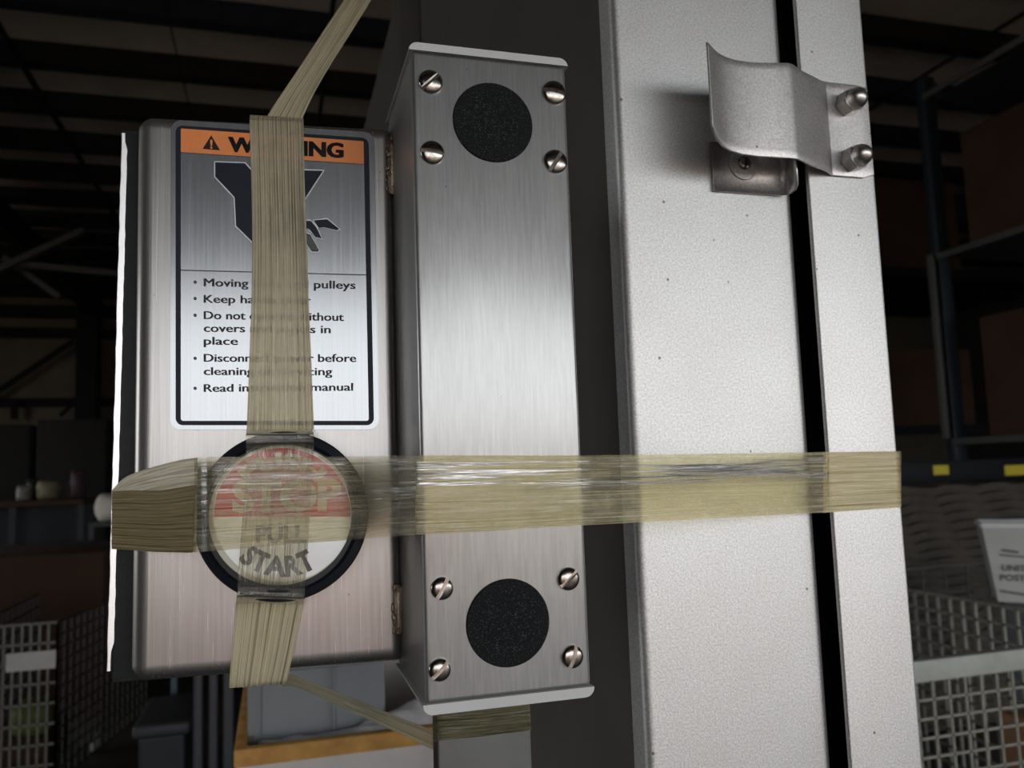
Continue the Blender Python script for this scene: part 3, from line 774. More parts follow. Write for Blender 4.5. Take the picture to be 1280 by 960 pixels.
th_ = thing('horizontal_tape', 'glossy clear yellowed tape pulled sideways across button, housing and post', 'tape', P(640, 640, HF - .001))
Wr = lambda px, py, o=0: P(px, py, .4474 - (px - 139.5) * .00044 - o)
secs = [(Wr(140, 613), Wr(139.5, 686)), (Wr(152, 600), Wr(152, 687)), (Wr(166, 592), Wr(166, 688)), (Wr(190, 584), Wr(190, 690)), (Wr(225, 575), Wr(225, 690.5)), (Wr(247, 572), Wr(245, 690))]
ribbon('wrinkled_end', secs, M['tape_b'], th_, 6, 32, 0, True, 0, .0004, 34, 5)
secs = [(Wr(139.6, 614, .0010), Wr(139, 686, .0010)), (Wr(165, 613, .001), Wr(165, 688, .001)), (Wr(200, 613, .0012), Wr(200, 690, .0012)), (Wr(244, 606, .0012), Wr(241, 691, .0012))]
ribbon('tape_fold', secs, M['tape_d'], th_, 8, 32, 0, True, .0004, .0003, 40, 6)
Ks = lambda px, py: P(px, py, KF - .0020)
secs = [(P(243, 572, .4008), P(243, 690.5, .4008)), (P(252, 571.5, .3985), P(252, 690, .3985)), (Ks(266, 571), Ks(266, 688.5)), (Ks(310, 571), Ks(310, 685)), (Ks(353, 571), Ks(353, 681)), (Ks(400, 571), Ks(400, 677.5)), (Ks(436, 570.5), Ks(436, 675)),
        (P(470, 570, .3825), P(470, 672, .3825)), (P(500, 569.5, .3698), P(500, 670, .3698)), (P(520, 569.3, .3605), P(520, 668.5, .3605))]
ribbon('knob_span', secs, M['tape_knob'], th_, 5, 36, .0006, True, 0, .00014, 60, 7)
hp = lambda px, a, b_, Y: (P(px, a, Y), P(px, b_, Y))
secs = [hp(519, 569.3, 668.5, .3607), hp(526, 569.2, 668, .3592), hp(580, 569.2, 665.5, .3590), hp(650, 569.4, 661.5, .3590), hp(721, 569.3, 657, .3592)]
x7, x10 = P(722, 600, .3593).x, P(1030, 600, GF - .001).x
ww = GF - .001 - .3593
for px in (760, 800, 860, 920, 980):
    # the free span goes straight from housing edge to cover strip
    d = ray(px, 610); k = ww / (x10 - x7)
    # Y = .3593 + k (X - x7);  X = d.x t ; Y = d.y t
    t = (.3593 - k * x7) / (d.y - k * d.x); Yp = d.y * t
    f = (px - 722) / (1040 - 722)
    secs.append(hp(px, 569.3 - 4 * f, 657 - 17 * f, Yp))
secs += [hp(1031, 565, 640.5, GF - .0012), hp(1036, 565, 640, GF - .0011)]
ribbon('clear_span', secs, M['tape_h'], th_, 5, 36, .0007, True, 0, .00014, 55, 8)
secs = [hp(1029, 565.5, 641, GF - .0009), hp(1042, 565, 640, GF - .0007), hp(1085, 564.5, 637, GF - .0007), hp(1126.5, 564, 634.3, GF - .0006), (Vector((gx1 + .0004, GF + .004, P(1128, 564, GF).z)), Vector((gx1 + .0004, GF + .004, P(1128, 634, GF).z))), (Vector((gx1 + .0004, GF + .05, P(1128, 564, GF).z)), Vector((gx1 + .0004, GF + .05, P(1128, 634, GF).z)))]
M['tape_end'] = tape_mat('yellowed_tape_stuck', (.52, .42, .18), (.80, .70, .42), .66, (.92, .85, .58), 16, .25, .6, .12, .4)
ribbon('stuck_end', secs, M['tape_end'], th_, 5, 32, 0, False, 0, .00012, 30, 9)

# thin strands going back
o = ribbon('upper_tape_strand', [(P(334, 145, .445), P(377, 150, .445)), (P(350, 120, .455), P(391, 120, .455)), (P(375, 83, .475), P(412, 83, .475)), (P(400, 45, .50), P(436, 45, .50)), (P(430, 0, .54), P(464, 0, .54)), (P(460, -45, .60), P(492, -45, .60)), (Vector((.2018, .86, 2.16)), Vector((.2018, .89, 2.14)))], M['tape_b'], None, 5, 12, -.0015, True, 0, .0003, 14, 10)
tag(o, 'twisted tan tape strand rising from box top toward the roof', 'tape')
o = ribbon('lower_tape_strand', [(P(360, 842, .54), P(352, 858, .54)), (P(384, 850, .52), P(372, 860, .52)), (P(440, 872, .48), P(425, 884, .48)), (P(500, 897, .435), P(488, 912, .435)), (P(543, 913, .407), P(543, 938, .407)), (P(549, 915, .3925), P(549, 940, .3915))], M['tape_b'], None, 5, 12, 0, True, 0, .0002, 10, 11)
tag(o, 'tan tape strand slanting below box toward the square tube', 'tape')
M['tape_w'] = tape_mat('olive_tape_wrap', (.12, .11, .05), (.22, .20, .10), .55, (.55, .52, .34), 14, .12, 1.0, .3, .8)
o = ribbon('tape_wrap', [(P(540.5, 884, .3985), P(541, 927, .3985)), (P(547, 884, .3912), P(547, 926.5, .3912)), (P(600, 882, .3912), P(601, 921, .3912)), (P(662.5, 876, .3912), P(665, 913, .3912))], M['tape_w'], None, 6, 20, 0, False, .0004, .0002, 20, 12)
tag(o, 'olive tinted glossy tape wrapped around tube under the housing', 'tape')

# ================================================================ BACKGROUND, LEFT AND CENTRE
M['card'] = plain('cardboard', (.058, .029, .016), .9, 0, .15, 3)
M['card_dk'] = plain('dark_cardboard', (.075, .042, .028), .9, 0, .15, 3)
M['wire'] = plain('dull_zinc_wire', (.24, .235, .20), .5, .3, .15, 40)
M['wire_dk'] = plain('dark_wire', (.06, .06, .055), .5, .3, .15, 40)
M['white'] = plain('white_plastic', (.62, .60, .56), .6, 0, .1, 8)
M['white_wrap'] = plain('pinkish_white_wrap', (.94, .87, .84), .5, 0, .1, 6)
M['grey_tote'] = plain('slate_grey_plastic', (.31, .34, .36), .5, 0, .06, 5)
M['tan'] = plain('tan_cardboard_edge', (.92, .46, .13), .8, 0, .25, 25)
M['liner'] = plain('pale_blue_liner', (.88, .92, .96), .5, 0, .15, 30)
M['dk_grey'] = plain('dark_grey_paint', (.06, .063, .07), .5, 0, .1, 5)
M['blue_grey'] = plain('blue_grey_paint', (.10, .15, .20), .5, 0, .1, 5)
M['bin'] = plain('charcoal_plastic', (.025, .03, .034), .5, 0, .1, 5)
M['green'] = plain('olive_green_bag', (.12, .14, .03), .7, 0, .3, 10)
M['yellow'] = plain('yellow_sticker', (.60, .50, .03), .6, 0, .05, 10)

def carton(name, label, a, b_, depth, Y, mt, lid_mt=None, group=None, cat='box'):
    """box from two opposite pixel corners at depth Y, with flap seam and flaps as parts"""
    p = P(*a, Y); q = P(*b_, Y); x0, x1 = sorted((p.x, q.x)); z0, z1 = sorted((p.z, q.z))
    t = thing(name, label, cat, ((x0 + x1) / 2, Y + depth / 2, z0), group)
    box('carton_body', (x0, Y, z0), (x1, Y + depth, z1), mt, t, .004, 2)
    w = (x1 - x0)
    box('top_flap', (x0 + .002, Y + .001, z1), (x1 - .002, Y + depth / 2 - .004, z1 + .006), mt, t)
    box('top_flap', (x0 + .002, Y + depth / 2 + .004, z1), (x1 - .002, Y + depth - .001, z1 + .006), mt, t)
    return t
def floor_carton(name, label, a, b_, depth, Y, mt, **k):
    p = P(*a, Y); q = P(*b_, Y); x0, x1 = sorted((p.x, q.x)); z1 = max(p.z, q.z)
    t = thing(name, label, 'box', ((x0 + x1) / 2, Y + depth / 2, 0))
    box('pallet', (x0, Y, 0), (x1, Y + depth, .12), M['card_dk'], t)
    box('carton_body', (x0, Y, .1205), (x1, Y + depth, z1), mt, t, .006, 2)
    return t
def wire_panel(name, o, u, v, nu, nv, r, mt, parent):
    """grid of wires from corner o spanning vectors u and v"""
    bm = bmesh.new(); o = Vector(o); u = Vector(u); v = Vector(v)
    for i in range(nu + 1): bm_bar(bm, o + u * i / nu, o + u * i / nu + v, r)
    for i in range(nv + 1): bm_bar(bm, o + v * i / nv, o + v * i / nv + u, r)
    return from_bm(name, bm, mt, parent)
# brown pallet box
floor_carton('pallet_box', 'large plain brown carton on floor behind the wire cart', (-60, 700), (127, 860), 1.2, 6.0, M['card'])
# wire cart
cp = P(-40, 786, 4.3); cq = P(72, 786, 4.3); x0, x1 = cp.x, cq.x; zt = cp.z; zb = .16
cart = thing('wire_cart', 'low wire mesh cart holding small boxes at lower left', 'cart', ((x0 + x1) / 2, 4.8, 0))
wire_panel('front_mesh', (x0, 4.3, zb), (x1 - x0, 0, 0), (0, 0, zt - zb), 10, 8, .009, M['wire'], cart)
wire_panel('side_mesh', (x1, 4.3, zb), (.22, 1.15, 0), (0, 0, zt - zb), 16, 12, .009, M['wire_dk'], cart)
wire_panel('side_mesh', (x0, 4.3, zb), (0, 1.15, 0), (0, 0, zt - zb), 12, 10, .009, M['wire_dk'], cart)
box('cart_base', (x0, 4.3, zb - .04), (x1, 5.4, zb - .01), M['wire'], cart)
for xx, yy in ((x0 + .05, 4.36), (x1 - .03, 4.36), (x0 + .05, 5.3), (x1 - .03, 5.3)):
    tube('wheel', (xx - .02, yy, .055), (xx + .02, yy, .055), .055, M['white'], cart, 14)
o = box('carton', (x0 + .06, 4.42, zb), (x1 - .06, 4.9, zb + .18), M['card'], None, .004); tag(o, 'small tan carton lying in bottom of the wire cart', 'box')
o = box('green_bag', (x1 - .22, 4.40, zb + .181), (x1 - .05, 4.62, zb + .33), M['green'], None, .05, 4); tag(o, 'olive green bag lying on carton inside the wire cart', 'bag')
o = box('paper_card', (x0 + .16, 4.275, zt - .20), (x0 + .36, 4.285, zt - .12), M['white'], None); tag(o, 'white paper tag hanging on front of the wire cart', 'tag')
# far clutter row along the back of the hall
rr = random.Random(4)
tbx = thing('storage_bench', 'long dark storage bench in the shade under the far wall', 'bench', (P(50, 640, 9).x, 9.4, 0))
zz = P(50, 626, 9).z
box('bench_top', (P(-90, 626, 9).x, 9, zz - .05), (P(104, 626, 9).x, 10, zz), M['card_dk'], tbx)
for px in (-80, 10, 96): box('leg', (P(px, 648, 9).x, 9.02, 0), (P(px, 648, 9).x + .06, 9.08, zz - .05), M['dk_grey'], tbx)
M['dull_pink'] = plain('dull_pink_plastic', (.10, .06, .07), .7)
M['cream_bag'] = plain('cream_bag', (.34, .30, .20), .7)
def sack(px, y_top, w, mt, lab, cat='bag', nm='sack', Y=9.0, zbase=None, flat=1.0):
    p = P(px - w / 2, y_top, Y); q = P(px + w / 2, y_top, Y); zb_ = zz if zbase is None else zbase
    bm = bmesh.new(); bmesh.ops.create_icosphere(bm, subdivisions=3, radius=1)
    hx = (q.x - p.x) / 2; hz = (p.z - zb_) / 2; cx = (p.x + q.x) / 2
    r_ = random.Random(int(px))
    for v in bm.verts:
        n = v.co.copy(); k = 1 + .08 * math.sin(n.x * 5 + r_.random()) * math.cos(n.z * 4)
        c = Vector((math.copysign(abs(n.x) ** .6, n.x), math.copysign(abs(n.y) ** .6, n.y), math.copysign(abs(n.z) ** .6, n.z))) * k
        v.co = Vector((cx + c.x * hx, Y + .25 + c.y * .2, max(zb_ + .001, zb_ + hz + c.z * hz)))
    o = from_bm(nm, bm, mt, None, True); return tag(o, lab, cat)
M['pale_bag'] = plain('pale_bag', (.45, .43, .38), .7)
sack(52, 601, 24, M['cream_bag'], 'cream bag on the far bench, left of the pink one')
sack(68, 605, 14, M['pale_bag'], 'small pale bag between the cream and the pink bag', Y=9.5)
sack(22, 607, 13, M['pale_bag'], 'small pale bag at the left end of the far bench')
sack(36, 598, 16, M['dk_grey'], 'dark grey bag on the far bench, just left of the cream one', Y=9.5)
sack(92, 586, 16, M['dull_pink'], 'dull pink bag at the right end of the far bench')
o = box('bench_panel', (P(-90, 626, 9).x, 9.5, 0), (P(104, 626, 9).x, 9.53, zz - .06), M['bin'], tbx)
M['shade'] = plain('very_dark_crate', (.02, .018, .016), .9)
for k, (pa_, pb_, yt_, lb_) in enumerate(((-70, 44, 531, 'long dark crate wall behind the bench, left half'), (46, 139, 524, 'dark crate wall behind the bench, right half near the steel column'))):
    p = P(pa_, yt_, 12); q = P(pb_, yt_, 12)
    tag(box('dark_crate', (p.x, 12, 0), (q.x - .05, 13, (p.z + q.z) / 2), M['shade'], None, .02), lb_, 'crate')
# white sack right next to the enclosure
hd = P(130, 652, 5.9)
st = thing('stool_stand', 'dark stand carrying the white bundle behind the pallet box', 'stand', (hd.x, 7.7, 0))
s0 = P(112, 654, 7.6); s1 = P(160, 654, 7.6)
box('stand_top', (s0.x, 7.55, s0.z - .03), (s1.x, 8.1, s0.z), M['dk_grey'], st)
for xx in (s0.x, s1.x - .04): box('leg', (xx, 7.56, 0), (xx + .04, 7.6, s0.z - .03), M['dk_grey'], st)
M['bright_sack'] = plain('white_sack', (.85, .80, .70), .7, 0, .1, 3)
sack(134, 618, 40, M['bright_sack'], 'bright white bundle just left of the taped control box', 'bundle', 'white_bundle', 7.6, s0.z)

# charcoal bin, uprights, blue-grey pole
bx0, bx1 = P(165, 915, 3.4).x, P(238, 915, 3.4).x; bz = P(200, 912, 3.4).z
bn = thing('waste_bin', 'charcoal lidded waste bin on floor below the control box', 'bin', ((bx0 + bx1) / 2, 3.6, 0))
bm = bmesh.new(); vs = bm_box(bm, (bx0 + .02, 3.42, 0), (bx1 - .02, 3.8, bz - .03), .01)
from_bm('bin_body', bm, M['bin'], bn); box('bin_lid', (bx0, 3.4, bz - .03), (bx1, 3.84, bz + .02), M['dk_grey'], bn, .015, 3)
for i, (px, w, mt, Y, lab) in enumerate(((247, 11, 'dk_grey', 2.6, 'leftmost of three dark grey uprights below the control box'), (266, 11, 'dk_grey', 2.62, 'middle one of three dark grey uprights below the control box'), (285, 13, 'dk_grey', 2.64, 'rightmost of three dark grey uprights below the control box'), (217, 8, 'blue_grey', 3.9, 'slim blue-grey pole behind the charcoal waste bin'))):
    a = P(px - w / 2, 900, Y).x; b_ = P(px + w / 2, 900, Y).x
    o = box('upright' if i < 3 else 'pole', (a, Y, 0), (b_, Y + .04, P(px, 700, Y).z), M[mt], None, .004, 2)
    tag(o, lab, 'post', 'dark uprights below the control box' if i < 3 else None)

# wrapped pallet box with slate tote
YB = 1.35
gz = P(400, 928, YB).z
a = P(296, 940, YB).x; c = P(640, 930, YB).x
gb = thing('lined_bin', 'tan-rimmed carton with pinkish white wrapped sides below the control box', 'carton', ((a + c) / 2, YB + .3, 0))
box('wrapped_side', (a, YB, .1), (c, YB + .012, gz - .022), M['white_wrap'], gb)
box('wrapped_side', (a, YB + .0121, .1), (a + .012, YB + .62, gz - .022), M['white_wrap'], gb)
box('wrapped_side', (a + .0121, YB + .608, .1), (c, YB + .62, gz - .022), M['white_wrap'], gb)
box('wrapped_side', (c - .012, YB + .0121, .1), (c, YB + .6079, gz - .022), M['white_wrap'], gb)
box('pallet', (a, YB, 0), (c, YB + .62, .0995), M['card_dk'], gb)
for lo, hi in (((a - .004, YB - .004, gz - .0219), (c + .004, YB + .014, gz + .004)), ((a - .004, YB + .0141, gz - .0219), (a + .014, YB + .624, gz + .004)), ((c - .010, YB + .0141, gz - .0219), (c + .004, YB + .624, gz + .004)), ((a + .0141, YB + .606, gz - .0219), (c - .0101, YB + .624, gz + .004))):
    box('tan_rim', lo, hi, M['tan'], gb, .002, 2)
# crumpled pale liner
bm = bmesh.new(); nU, nV = 40, 10; rows_ = []
rr = random.Random(3)
for j in range(nV + 1):
    r_ = []
    for i in range(nU + 1):
        u = i / nU; v = j / nV
        x = (a + .03) + (c - a - .06) * u
        r_.append(bm.verts.new((x, YB + .016 + .045 * v + .004 * math.sin(u * 60 + v * 5), gz - .004 + .115 * max(0, u - .36) * math.sin(v * math.pi * .6) + .003 * math.sin(u * 37 + v * 9) + rr.uniform(-.001, .001))))
    rows_.append(r_)
for p, q in zip(rows_, rows_[1:]):
    for i in range(nU): bm.faces.new((p[i], p[i + 1], q[i + 1], q[i]))
o = from_bm('liner', bm, M['liner'], gb, True); sm = o.modifiers.new('t', 'SOLIDIFY'); sm.thickness = .001
o['label'] = 'pale blue crumpled plastic liner'
# slate tote standing in the carton
ta, tc = P(309, 880, 1.42).x, P(482, 880, 1.42).x
tt = thing('slate_tote', 'slate grey plastic tote standing in the tan-rimmed carton', 'tote', ((ta + tc) / 2, 1.7, .12))
tz = 1.5 - .28
box('tote_wall', (ta, 1.42, .1), (tc, 1.432, tz), M['grey_tote'], tt, .004, 2)
box('tote_wall', (ta, 1.4325, .1), (ta + .012, 1.90, tz), M['grey_tote'], tt, .004, 2)
box('tote_wall', (tc - .012, 1.4325, .1), (tc, 1.90, tz), M['grey_tote'], tt, .004, 2)
box('tote_wall', (ta, 1.901, .1), (tc, 1.913, tz), M['grey_tote'], tt, .004, 2)
box('tote_rim', (ta - .008, 1.408, tz - .03), (tc + .008, 1.4195, tz + .002), M['grey_tote'], tt, .003, 2)
for px in (318, 322, 415): 
    xx = P(px, 880, 1.416).x; box('rib', (xx, 1.413, .12), (xx + .006, 1.4195, tz - .031), M['grey_tote'], tt, .001, 1)
# metal pole and white box right of the tote
Y = 2.05
xa, xb = P(484, 860, Y).x, P(498, 860, Y).x
o = box('metal_pole', (xa, Y, 0), (xb, Y + .03, P(490, 700, Y).z), M['wire'], None, .004, 3); tag(o, 'dull metal pole standing between slate tote and white carton', 'pole')
carton('white_carton', 'white carton standing beyond the tote, beside the housing foot', (492, 876), (660, 990), .4, 2.3, M['white'])
for ch in COL.objects:
    pass
o = None
wcz = min(P(492, 990, 2.3).z, P(660, 990, 2.3).z)
st = thing('box_stand', 'dark low stand carrying the white carton beyond the tote', 'stand', (P(560, 900, 2.3).x, 2.5, 0))
sa_, sb_ = P(495, 990, 2.32).x, P(655, 990, 2.32).x
box('stand_top', (sa_, 2.32, wcz - .04), (sb_, 2.68, wcz - .001), M['dk_grey'], st)
for xx in (sa_, sb_ - .04):
    for yy in (2.33, 2.63): box('leg', (xx, yy, 0), (xx + .04, yy + .04, wcz - .0405), M['dk_grey'], st)
o = box('dark_crate', (P(497, 850, 3.0).x, 3.0, 0), (P(640, 850, 3.0).x, 3.5, P(520, 838, 3.0).z), M['bin'], None, .01); tag(o, 'dark crate standing behind the white carton', 'crate')

# ================================================================ BACKGROUND, RIGHT: RACKS AND BASKETS
M['rack_blue'] = plain('dark_blue_rack_paint', (.012, .022, .032), .5, 0, .1, 5)
M['rack_grey'] = plain('grey_rack_paint', (.09, .092, .088), .5, 0, .1, 5)
M['beam_black'] = plain('black_beam_paint', (.006, .008, .010), .6, 0, .1, 5, 0, .2)
YR = 5.2
XR = P(1163, 200, YR).x
rack = thing('pallet_rack', 'dark blue steel pallet rack with grey beams loaded with brown cartons', 'rack', (XR + .6, YR - 1, 0))
z_up = PX(1157, 92, XR).z
box('rack_upright', (XR, YR, 0), (XR + .11, YR + .09, z_up), M['rack_blue'], rack, .008, 2)
box('rack_upright', (XR, YR - 2.6, 0), (XR + .11, YR - 2.51, z_up), M['rack_blue'], rack, .008, 2)
box('rack_upright', (XR + 1.1, YR, 0), (XR + 1.21, YR + .09, z_up), M['rack_blue'], rack, .008, 2)
box('rack_upright', (XR + 1.1, YR - 2.6, 0), (XR + 1.21, YR - 2.51, z_up), M['rack_blue'], rack, .008, 2)
zA = PX(1160, 100, XR).z; zBm = PX(1172, 318, XR).z; zC = PX(1190, 548, XR).z
Z1 = zA - .10; Z2 = zBm; Z3 = zC
for i, z in enumerate((Z1, Z2, Z3)):
    box('rack_beam', (XR - .03, YR - 2.5, z - .05), (XR - .002, YR, z), M['rack_grey'], rack, .004, 2)
    box('rack_beam', (XR + 1.212, YR - 2.5, z - .05), (XR + 1.24, YR, z), M['rack_grey'], rack, .004, 2)
    box('deck', (XR + .111, YR - 2.5, z - .03), (XR + 1.099, YR, z - .012), M['dk_grey'], rack)
box('grey_guard', (XR - .06, YR + .01, Z3), (XR - .031, YR + .07, Z2), M['rack_grey'], rack, .004, 2)
box('cross_tie', (XR + .111, YR + .02, Z1), (XR + 1.099, YR + .06, Z1 + .05), M['rack_grey'], rack, .004, 2)
# cartons on rack: X extent from XR+.12
def rcarton(lab, y0, y1, z0, h, mt='card', x0=.13, x1=1.05):
    t = thing('rack_carton', lab, 'box', (XR + (x0 + x1) / 2, (y0 + y1) / 2, z0), 'cartons on the pallet racks')
    box('carton_body', (XR + x0, y0, z0), (XR + x1, y1, z0 + h), M[mt], t, .006, 2)
    box('top_flap', (XR + x0, y0 + .002, z0 + h), (XR + (x0 + x1) / 2 - .006, y1 - .002, z0 + h + .008), M[mt], t)
    box('top_flap', (XR + (x0 + x1) / 2 + .006, y0 + .002, z0 + h), (XR + x1, y1 - .002, z0 + h + .008), M[mt], t)
hU = PX(1200, 165, XR + .13).z - (Z2 + .0)
rcarton('large brown carton on middle rack level, upper right of view', YR - 1.9, YR - .18, Z2, hU * .98)
rcarton('brown carton on lowest rack level, right edge of view', YR - 1.7, YR - .2, Z3, (Z2 - Z3) * .62)
# second rack behind
YQ = 7.4; XQ = P(1090, 300, YQ).x
rk2 = thing('rear_rack', 'dark rack bay behind the blue rack holding two brown cartons', 'rack', (XQ + 1, YQ, 0))
q1 = P(1130, 334, YQ).z; q2 = P(1140, 532, YQ).z
for xx in (XQ, XQ + 2.3):
    box('rack_upright', (xx, YQ, 0), (xx + .09, YQ + .09, 3.9), M['beam_black'], rk2)
for z in (q1, q2):
    box('rack_beam', (XQ + .09, YQ, z - .10), (XQ + 2.3, YQ + .05, z - .0005), M['beam_black'], rk2)
    box('deck', (XQ + .09, YQ + .0501, z - .05), (XQ + 2.3, YQ + 1, z - .0005), M['beam_black'], rk2)
def qcarton(lab, ya, z0):
    h = P(1125, ya, YQ).z - z0
    t = thing('rack_carton', lab, 'box', (XQ + 1, YQ + .5, z0), 'cartons on the pallet racks')
    box('carton_body', (XQ + .12, YQ + .06, z0), (XQ + 1.25, YQ + .9, z0 + h), M['card'], t, .006, 2)
    box('top_flap', (XQ + .12, YQ + .06, z0 + h), (XQ + 1.25, YQ + .47, z0 + h + .01), M['card'], t)
qcarton('brown carton on rear rack, upper of the two beside the post', 222, q1)
qcarton('brown carton on rear rack, lower of the two beside the post', 436, q2)
# black beam with yellow stickers: its own rack in front
YN = 4.2
n0, n1 = P(1100, 590, YN), P(1420, 590, YN)
nb = thing('low_rack', 'black beam rack carrying yellow stickers above the ribbed stack', 'rack', ((n0.x + n1.x) / 2, YN, 0))
zt_, zb_ = P(1200, 575, YN).z, P(1200, 602, YN).z
box('black_beam', (n0.x, YN, zb_), (n1.x, YN + .06, zt_), M['beam_black'], nb, .004, 2)
for xx in (n0.x - .08, n1.x): box('rack_upright', (xx, YN, 0), (xx + .0795, YN + .08, zt_ + .05), M['beam_black'], nb, .004, 2)
for (pa_, pb_) in ((1166, 1186), (1255, 1290)):
    p = P(pa_, 582, YN); q = P(pb_, 593, YN)
    box('yellow_sticker', (p.x, YN - .003, q.z), (q.x, YN - .0002, p.z), M['yellow'], nb)
# ribbed stack below (woven wall of sacks): courses of rolled sheet
M['weave'] = plain('dusty_brown_board', (.065, .057, .046), .9, 0, .2, 6)
rs = thing('ribbed_stack', 'dusty brown stack of rippled sheets under the black beam', 'stack', (P(1250, 700, 3.9).x, 4.05, 0))
x0, x1 = P(1110, 700, 3.85).x, P(1400, 700, 3.85).x; ztop_ = P(1200, 606, 3.85).z
nL = 26
for k in range(nL):
    z0 = .02 + (ztop_ - .02) * k / nL; z1 = .02 + (ztop_ - .02) * (k + 1) / nL - .004
    bm = bmesh.new(); n = 36; A_ = []; 
    for i in range(n + 1):
        x = x0 + (x1 - x0) * i / n; yy = 3.85 + .018 * math.sin(i * 1.1 + k * .4) ; dz = .008 * math.sin(i * .9 + k * .7)
        A_.append([bm.verts.new((x, yy, z0 + dz)), bm.verts.new((x, yy - .012, (z0 + z1) / 2 + dz)), bm.verts.new((x, yy, z1 + dz)), bm.verts.new((x, 4.15, z1 + dz)), bm.verts.new((x, 4.15, z0 + dz))])
    for p, q in zip(A_, A_[1:]):
        for j in range(5): bm.faces.new((p[j], p[(j + 1) % 5], q[(j + 1) % 5], q[j]))
    bm.faces.new(A_[0]); bm.faces.new(A_[-1][::-1])
    from_bm('sheet', bm, M['weave'], rs)
# wire container B (dark), with tub inside
XB = P(1140, 738, 2.95).x; zB = P(1140, 738, 2.95).z
cb = thing('dark_wire_container', 'dark wire mesh container holding the white lettered tub', 'container', (XB + .5, 2.6, 0))
wire_panel('side_mesh', (XB, 2.25, .15), (0, 1.25, 0), (0, 0, zB - .15), 20, 12, .010, M['wire'], cb)
wire_panel('side_mesh', (XB + 1.1, 2.25, .15), (0, 1.25, 0), (0, 0, zB - .15), 20, 16, .008, M['wire_dk'], cb)
wire_panel('back_mesh', (XB, 3.5, .15), (1.1, 0, 0), (0, 0, zB - .15), 8, 6, .008, M['wire_dk'], cb)
box('container_base', (XB, 2.25, .10), (XB + 1.1, 3.5, .13), M['wire_dk'], cb)
for xx in (XB, XB + 1.06):
    for yy in (2.25, 3.46): box('leg', (xx, yy, 0), (xx + .04, yy + .04, .0995), M['wire_dk'], cb)
# wire container A (light rail)
M['brown'] = plain('brown_carton', (.30, .16, .09), .8)
M['rail'] = plain('worn_pale_green_grey_paint', (.36, .38, .34), .6, 0, .22, 7)
YA = 1.95
p = P(1100, 838, YA); q = P(1340, 838, YA)
zr1 = P(1215, 817, YA).z; zr0 = P(1215, 843, YA).z
ca_ = thing('pale_wire_container', 'wire container with pale grey top rail at lower right', 'container', ((p.x + q.x) / 2, YA - .05, 0))
box('top_rail', (p.x, YA - .015, zr0), (q.x, YA + .0155, zr1), M['rail'], ca_, .003, 2)
wire_panel('front_mesh', (p.x, YA, .12), (q.x - p.x, 0, 0), (0, 0, zr0 - .12 - .001), int((q.x - p.x) / .052), int((zr0 - .12) / .05), .0065, M['wire'], ca_)
box('container_base', (p.x, YA - .01, .08), (q.x, YA + .23, .115), M['wire_dk'], ca_)
for xx in (p.x, q.x - .04): box('leg', (xx, YA, 0), (xx + .04, YA + .04, .0795), M['wire_dk'], ca_)
o = box('brown_carton', (P(1288, 905, YA + .06).x, YA + .05, .1155), (P(1330, 905, YA + .06).x, YA + .17, P(1270, 905, YA + .06).z), M['brown'], None, .006); tag(o, 'brown carton corner inside the pale railed container', 'box')
# lettered tub
Yt = 2.62
tl, tr_ = P(1227, 657, Yt), P(1345, 657, Yt); bl, brr = P(1249, 752, Yt), P(1325, 752, Yt)
tub = thing('mail_tub', 'white tapered plastic tub printed with grey lettering at right edge', 'tub', ((tl.x + tr_.x) / 2, Yt + .15, bl.z))
bm = bmesh.new()
TU = Vector((math.cos(math.radians(40)), -math.sin(math.radians(40)), 0)); TV = Vector((TU.y * -1, TU.x, 0))
wt = .30; tp = tl.copy(); bp0 = bl.copy(); hz_ = tl.z - bl.z
ins = .035
f0 = [tp, tp + TU * wt, tp + TU * (wt - ins) + TV * .02 - Vector((0, 0, hz_)), tp + TU * ins + TV * .02 - Vector((0, 0, hz_))]
r0 = [f0[0] + TV * .22, f0[1] + TV * .22, f0[2] + TV * .18, f0[3] + TV * .18]
V = [bm.verts.new(v) for v in f0 + r0]
for ix in ((0, 1, 2, 3), (5, 4, 7, 6), (4, 0, 3, 7), (1, 5, 6, 2), (3, 2, 6, 7)): bm.faces.new([V[i] for i in ix])
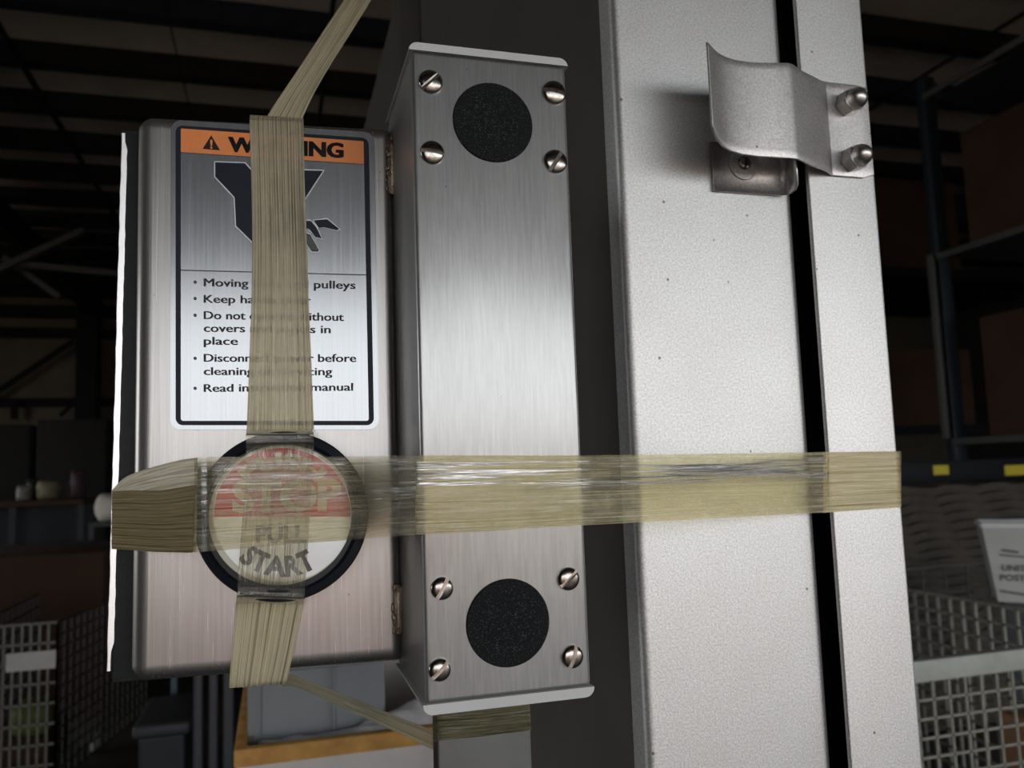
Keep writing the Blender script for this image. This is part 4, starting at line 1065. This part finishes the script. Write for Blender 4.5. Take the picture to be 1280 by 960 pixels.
M['tub'] = plain('white_corrugated_plastic', (.42, .42, .40), .5, 0, .06, 10)
o = from_bm('tub_body', bm, M['tub'], tub); sm = o.modifiers.new('t', 'SOLIDIFY'); sm.thickness = .004
bm = bmesh.new(); up3 = Vector((0, 0, 0))
for a_, b__ in ((f0[0], f0[1]), (f0[1], r0[1]), (r0[1], r0[0]), (r0[0], f0[0])): bm_bar(bm, a_, b__, .010, .016)
from_bm('tub_rim', bm, M['cap'], tub)
TN = (f0[1] - f0[0]).cross(f0[3] - f0[0]).normalized()
if TN.y > 0: TN = -TN
def ftub(px, py):
    d = ray(px, py); a_ = f0[0] + TN * .0045 - CAM
    return CAM + d * (a_.dot(TN) / d.dot(TN))
M['ink_soft'] = plain('faded_grey_ink', (.12, .12, .12), .7)
text_on('UNITED STATES', 1252, 1345, 713.5, 715, 7.5, ftub, M['ink_soft'], tub, bold=.03)
text_on('POSTAL SERVICE', 1250, 1350, 725.5, 728, 7.5, ftub, M['ink_soft'], tub, bold=.03)
flat_poly('printed_bar', [(1252, 686), (1273, 689), (1273, 692), (1252, 689)], ftub, M['ink_soft'], tub)
flat_poly('printed_bar', [(1249, 692.5), (1300, 697), (1300, 699), (1249, 694.5)], ftub, M['ink_soft'], tub)
flat_poly('printed_bar', [(1250, 737), (1282, 742), (1282, 745), (1250, 740)], ftub, M['ink_soft'], tub)
# crate inside container B so the tub stands on something
zs = bl.z - .001
bm = bmesh.new(); a_, b__, c__, d__ = f0[3] + TU * .02, f0[2] - TU * .02, r0[2] - TU * .02 , r0[3] + TU * .02
lo = [bm.verts.new((p.x, p.y, .1305)) for p in (a_, b__, c__, d__)]; hi = [bm.verts.new((p.x, p.y, zs)) for p in (a_, b__, c__, d__)]
bm.faces.new(lo); bm.faces.new(hi)
for k in range(4): bm.faces.new((lo[k], lo[(k + 1) % 4], hi[(k + 1) % 4], hi[k]))
o = from_bm('dark_crate', bm, M['bin']); tag(o, 'dark crate under the white tub in the dark wire container', 'crate')
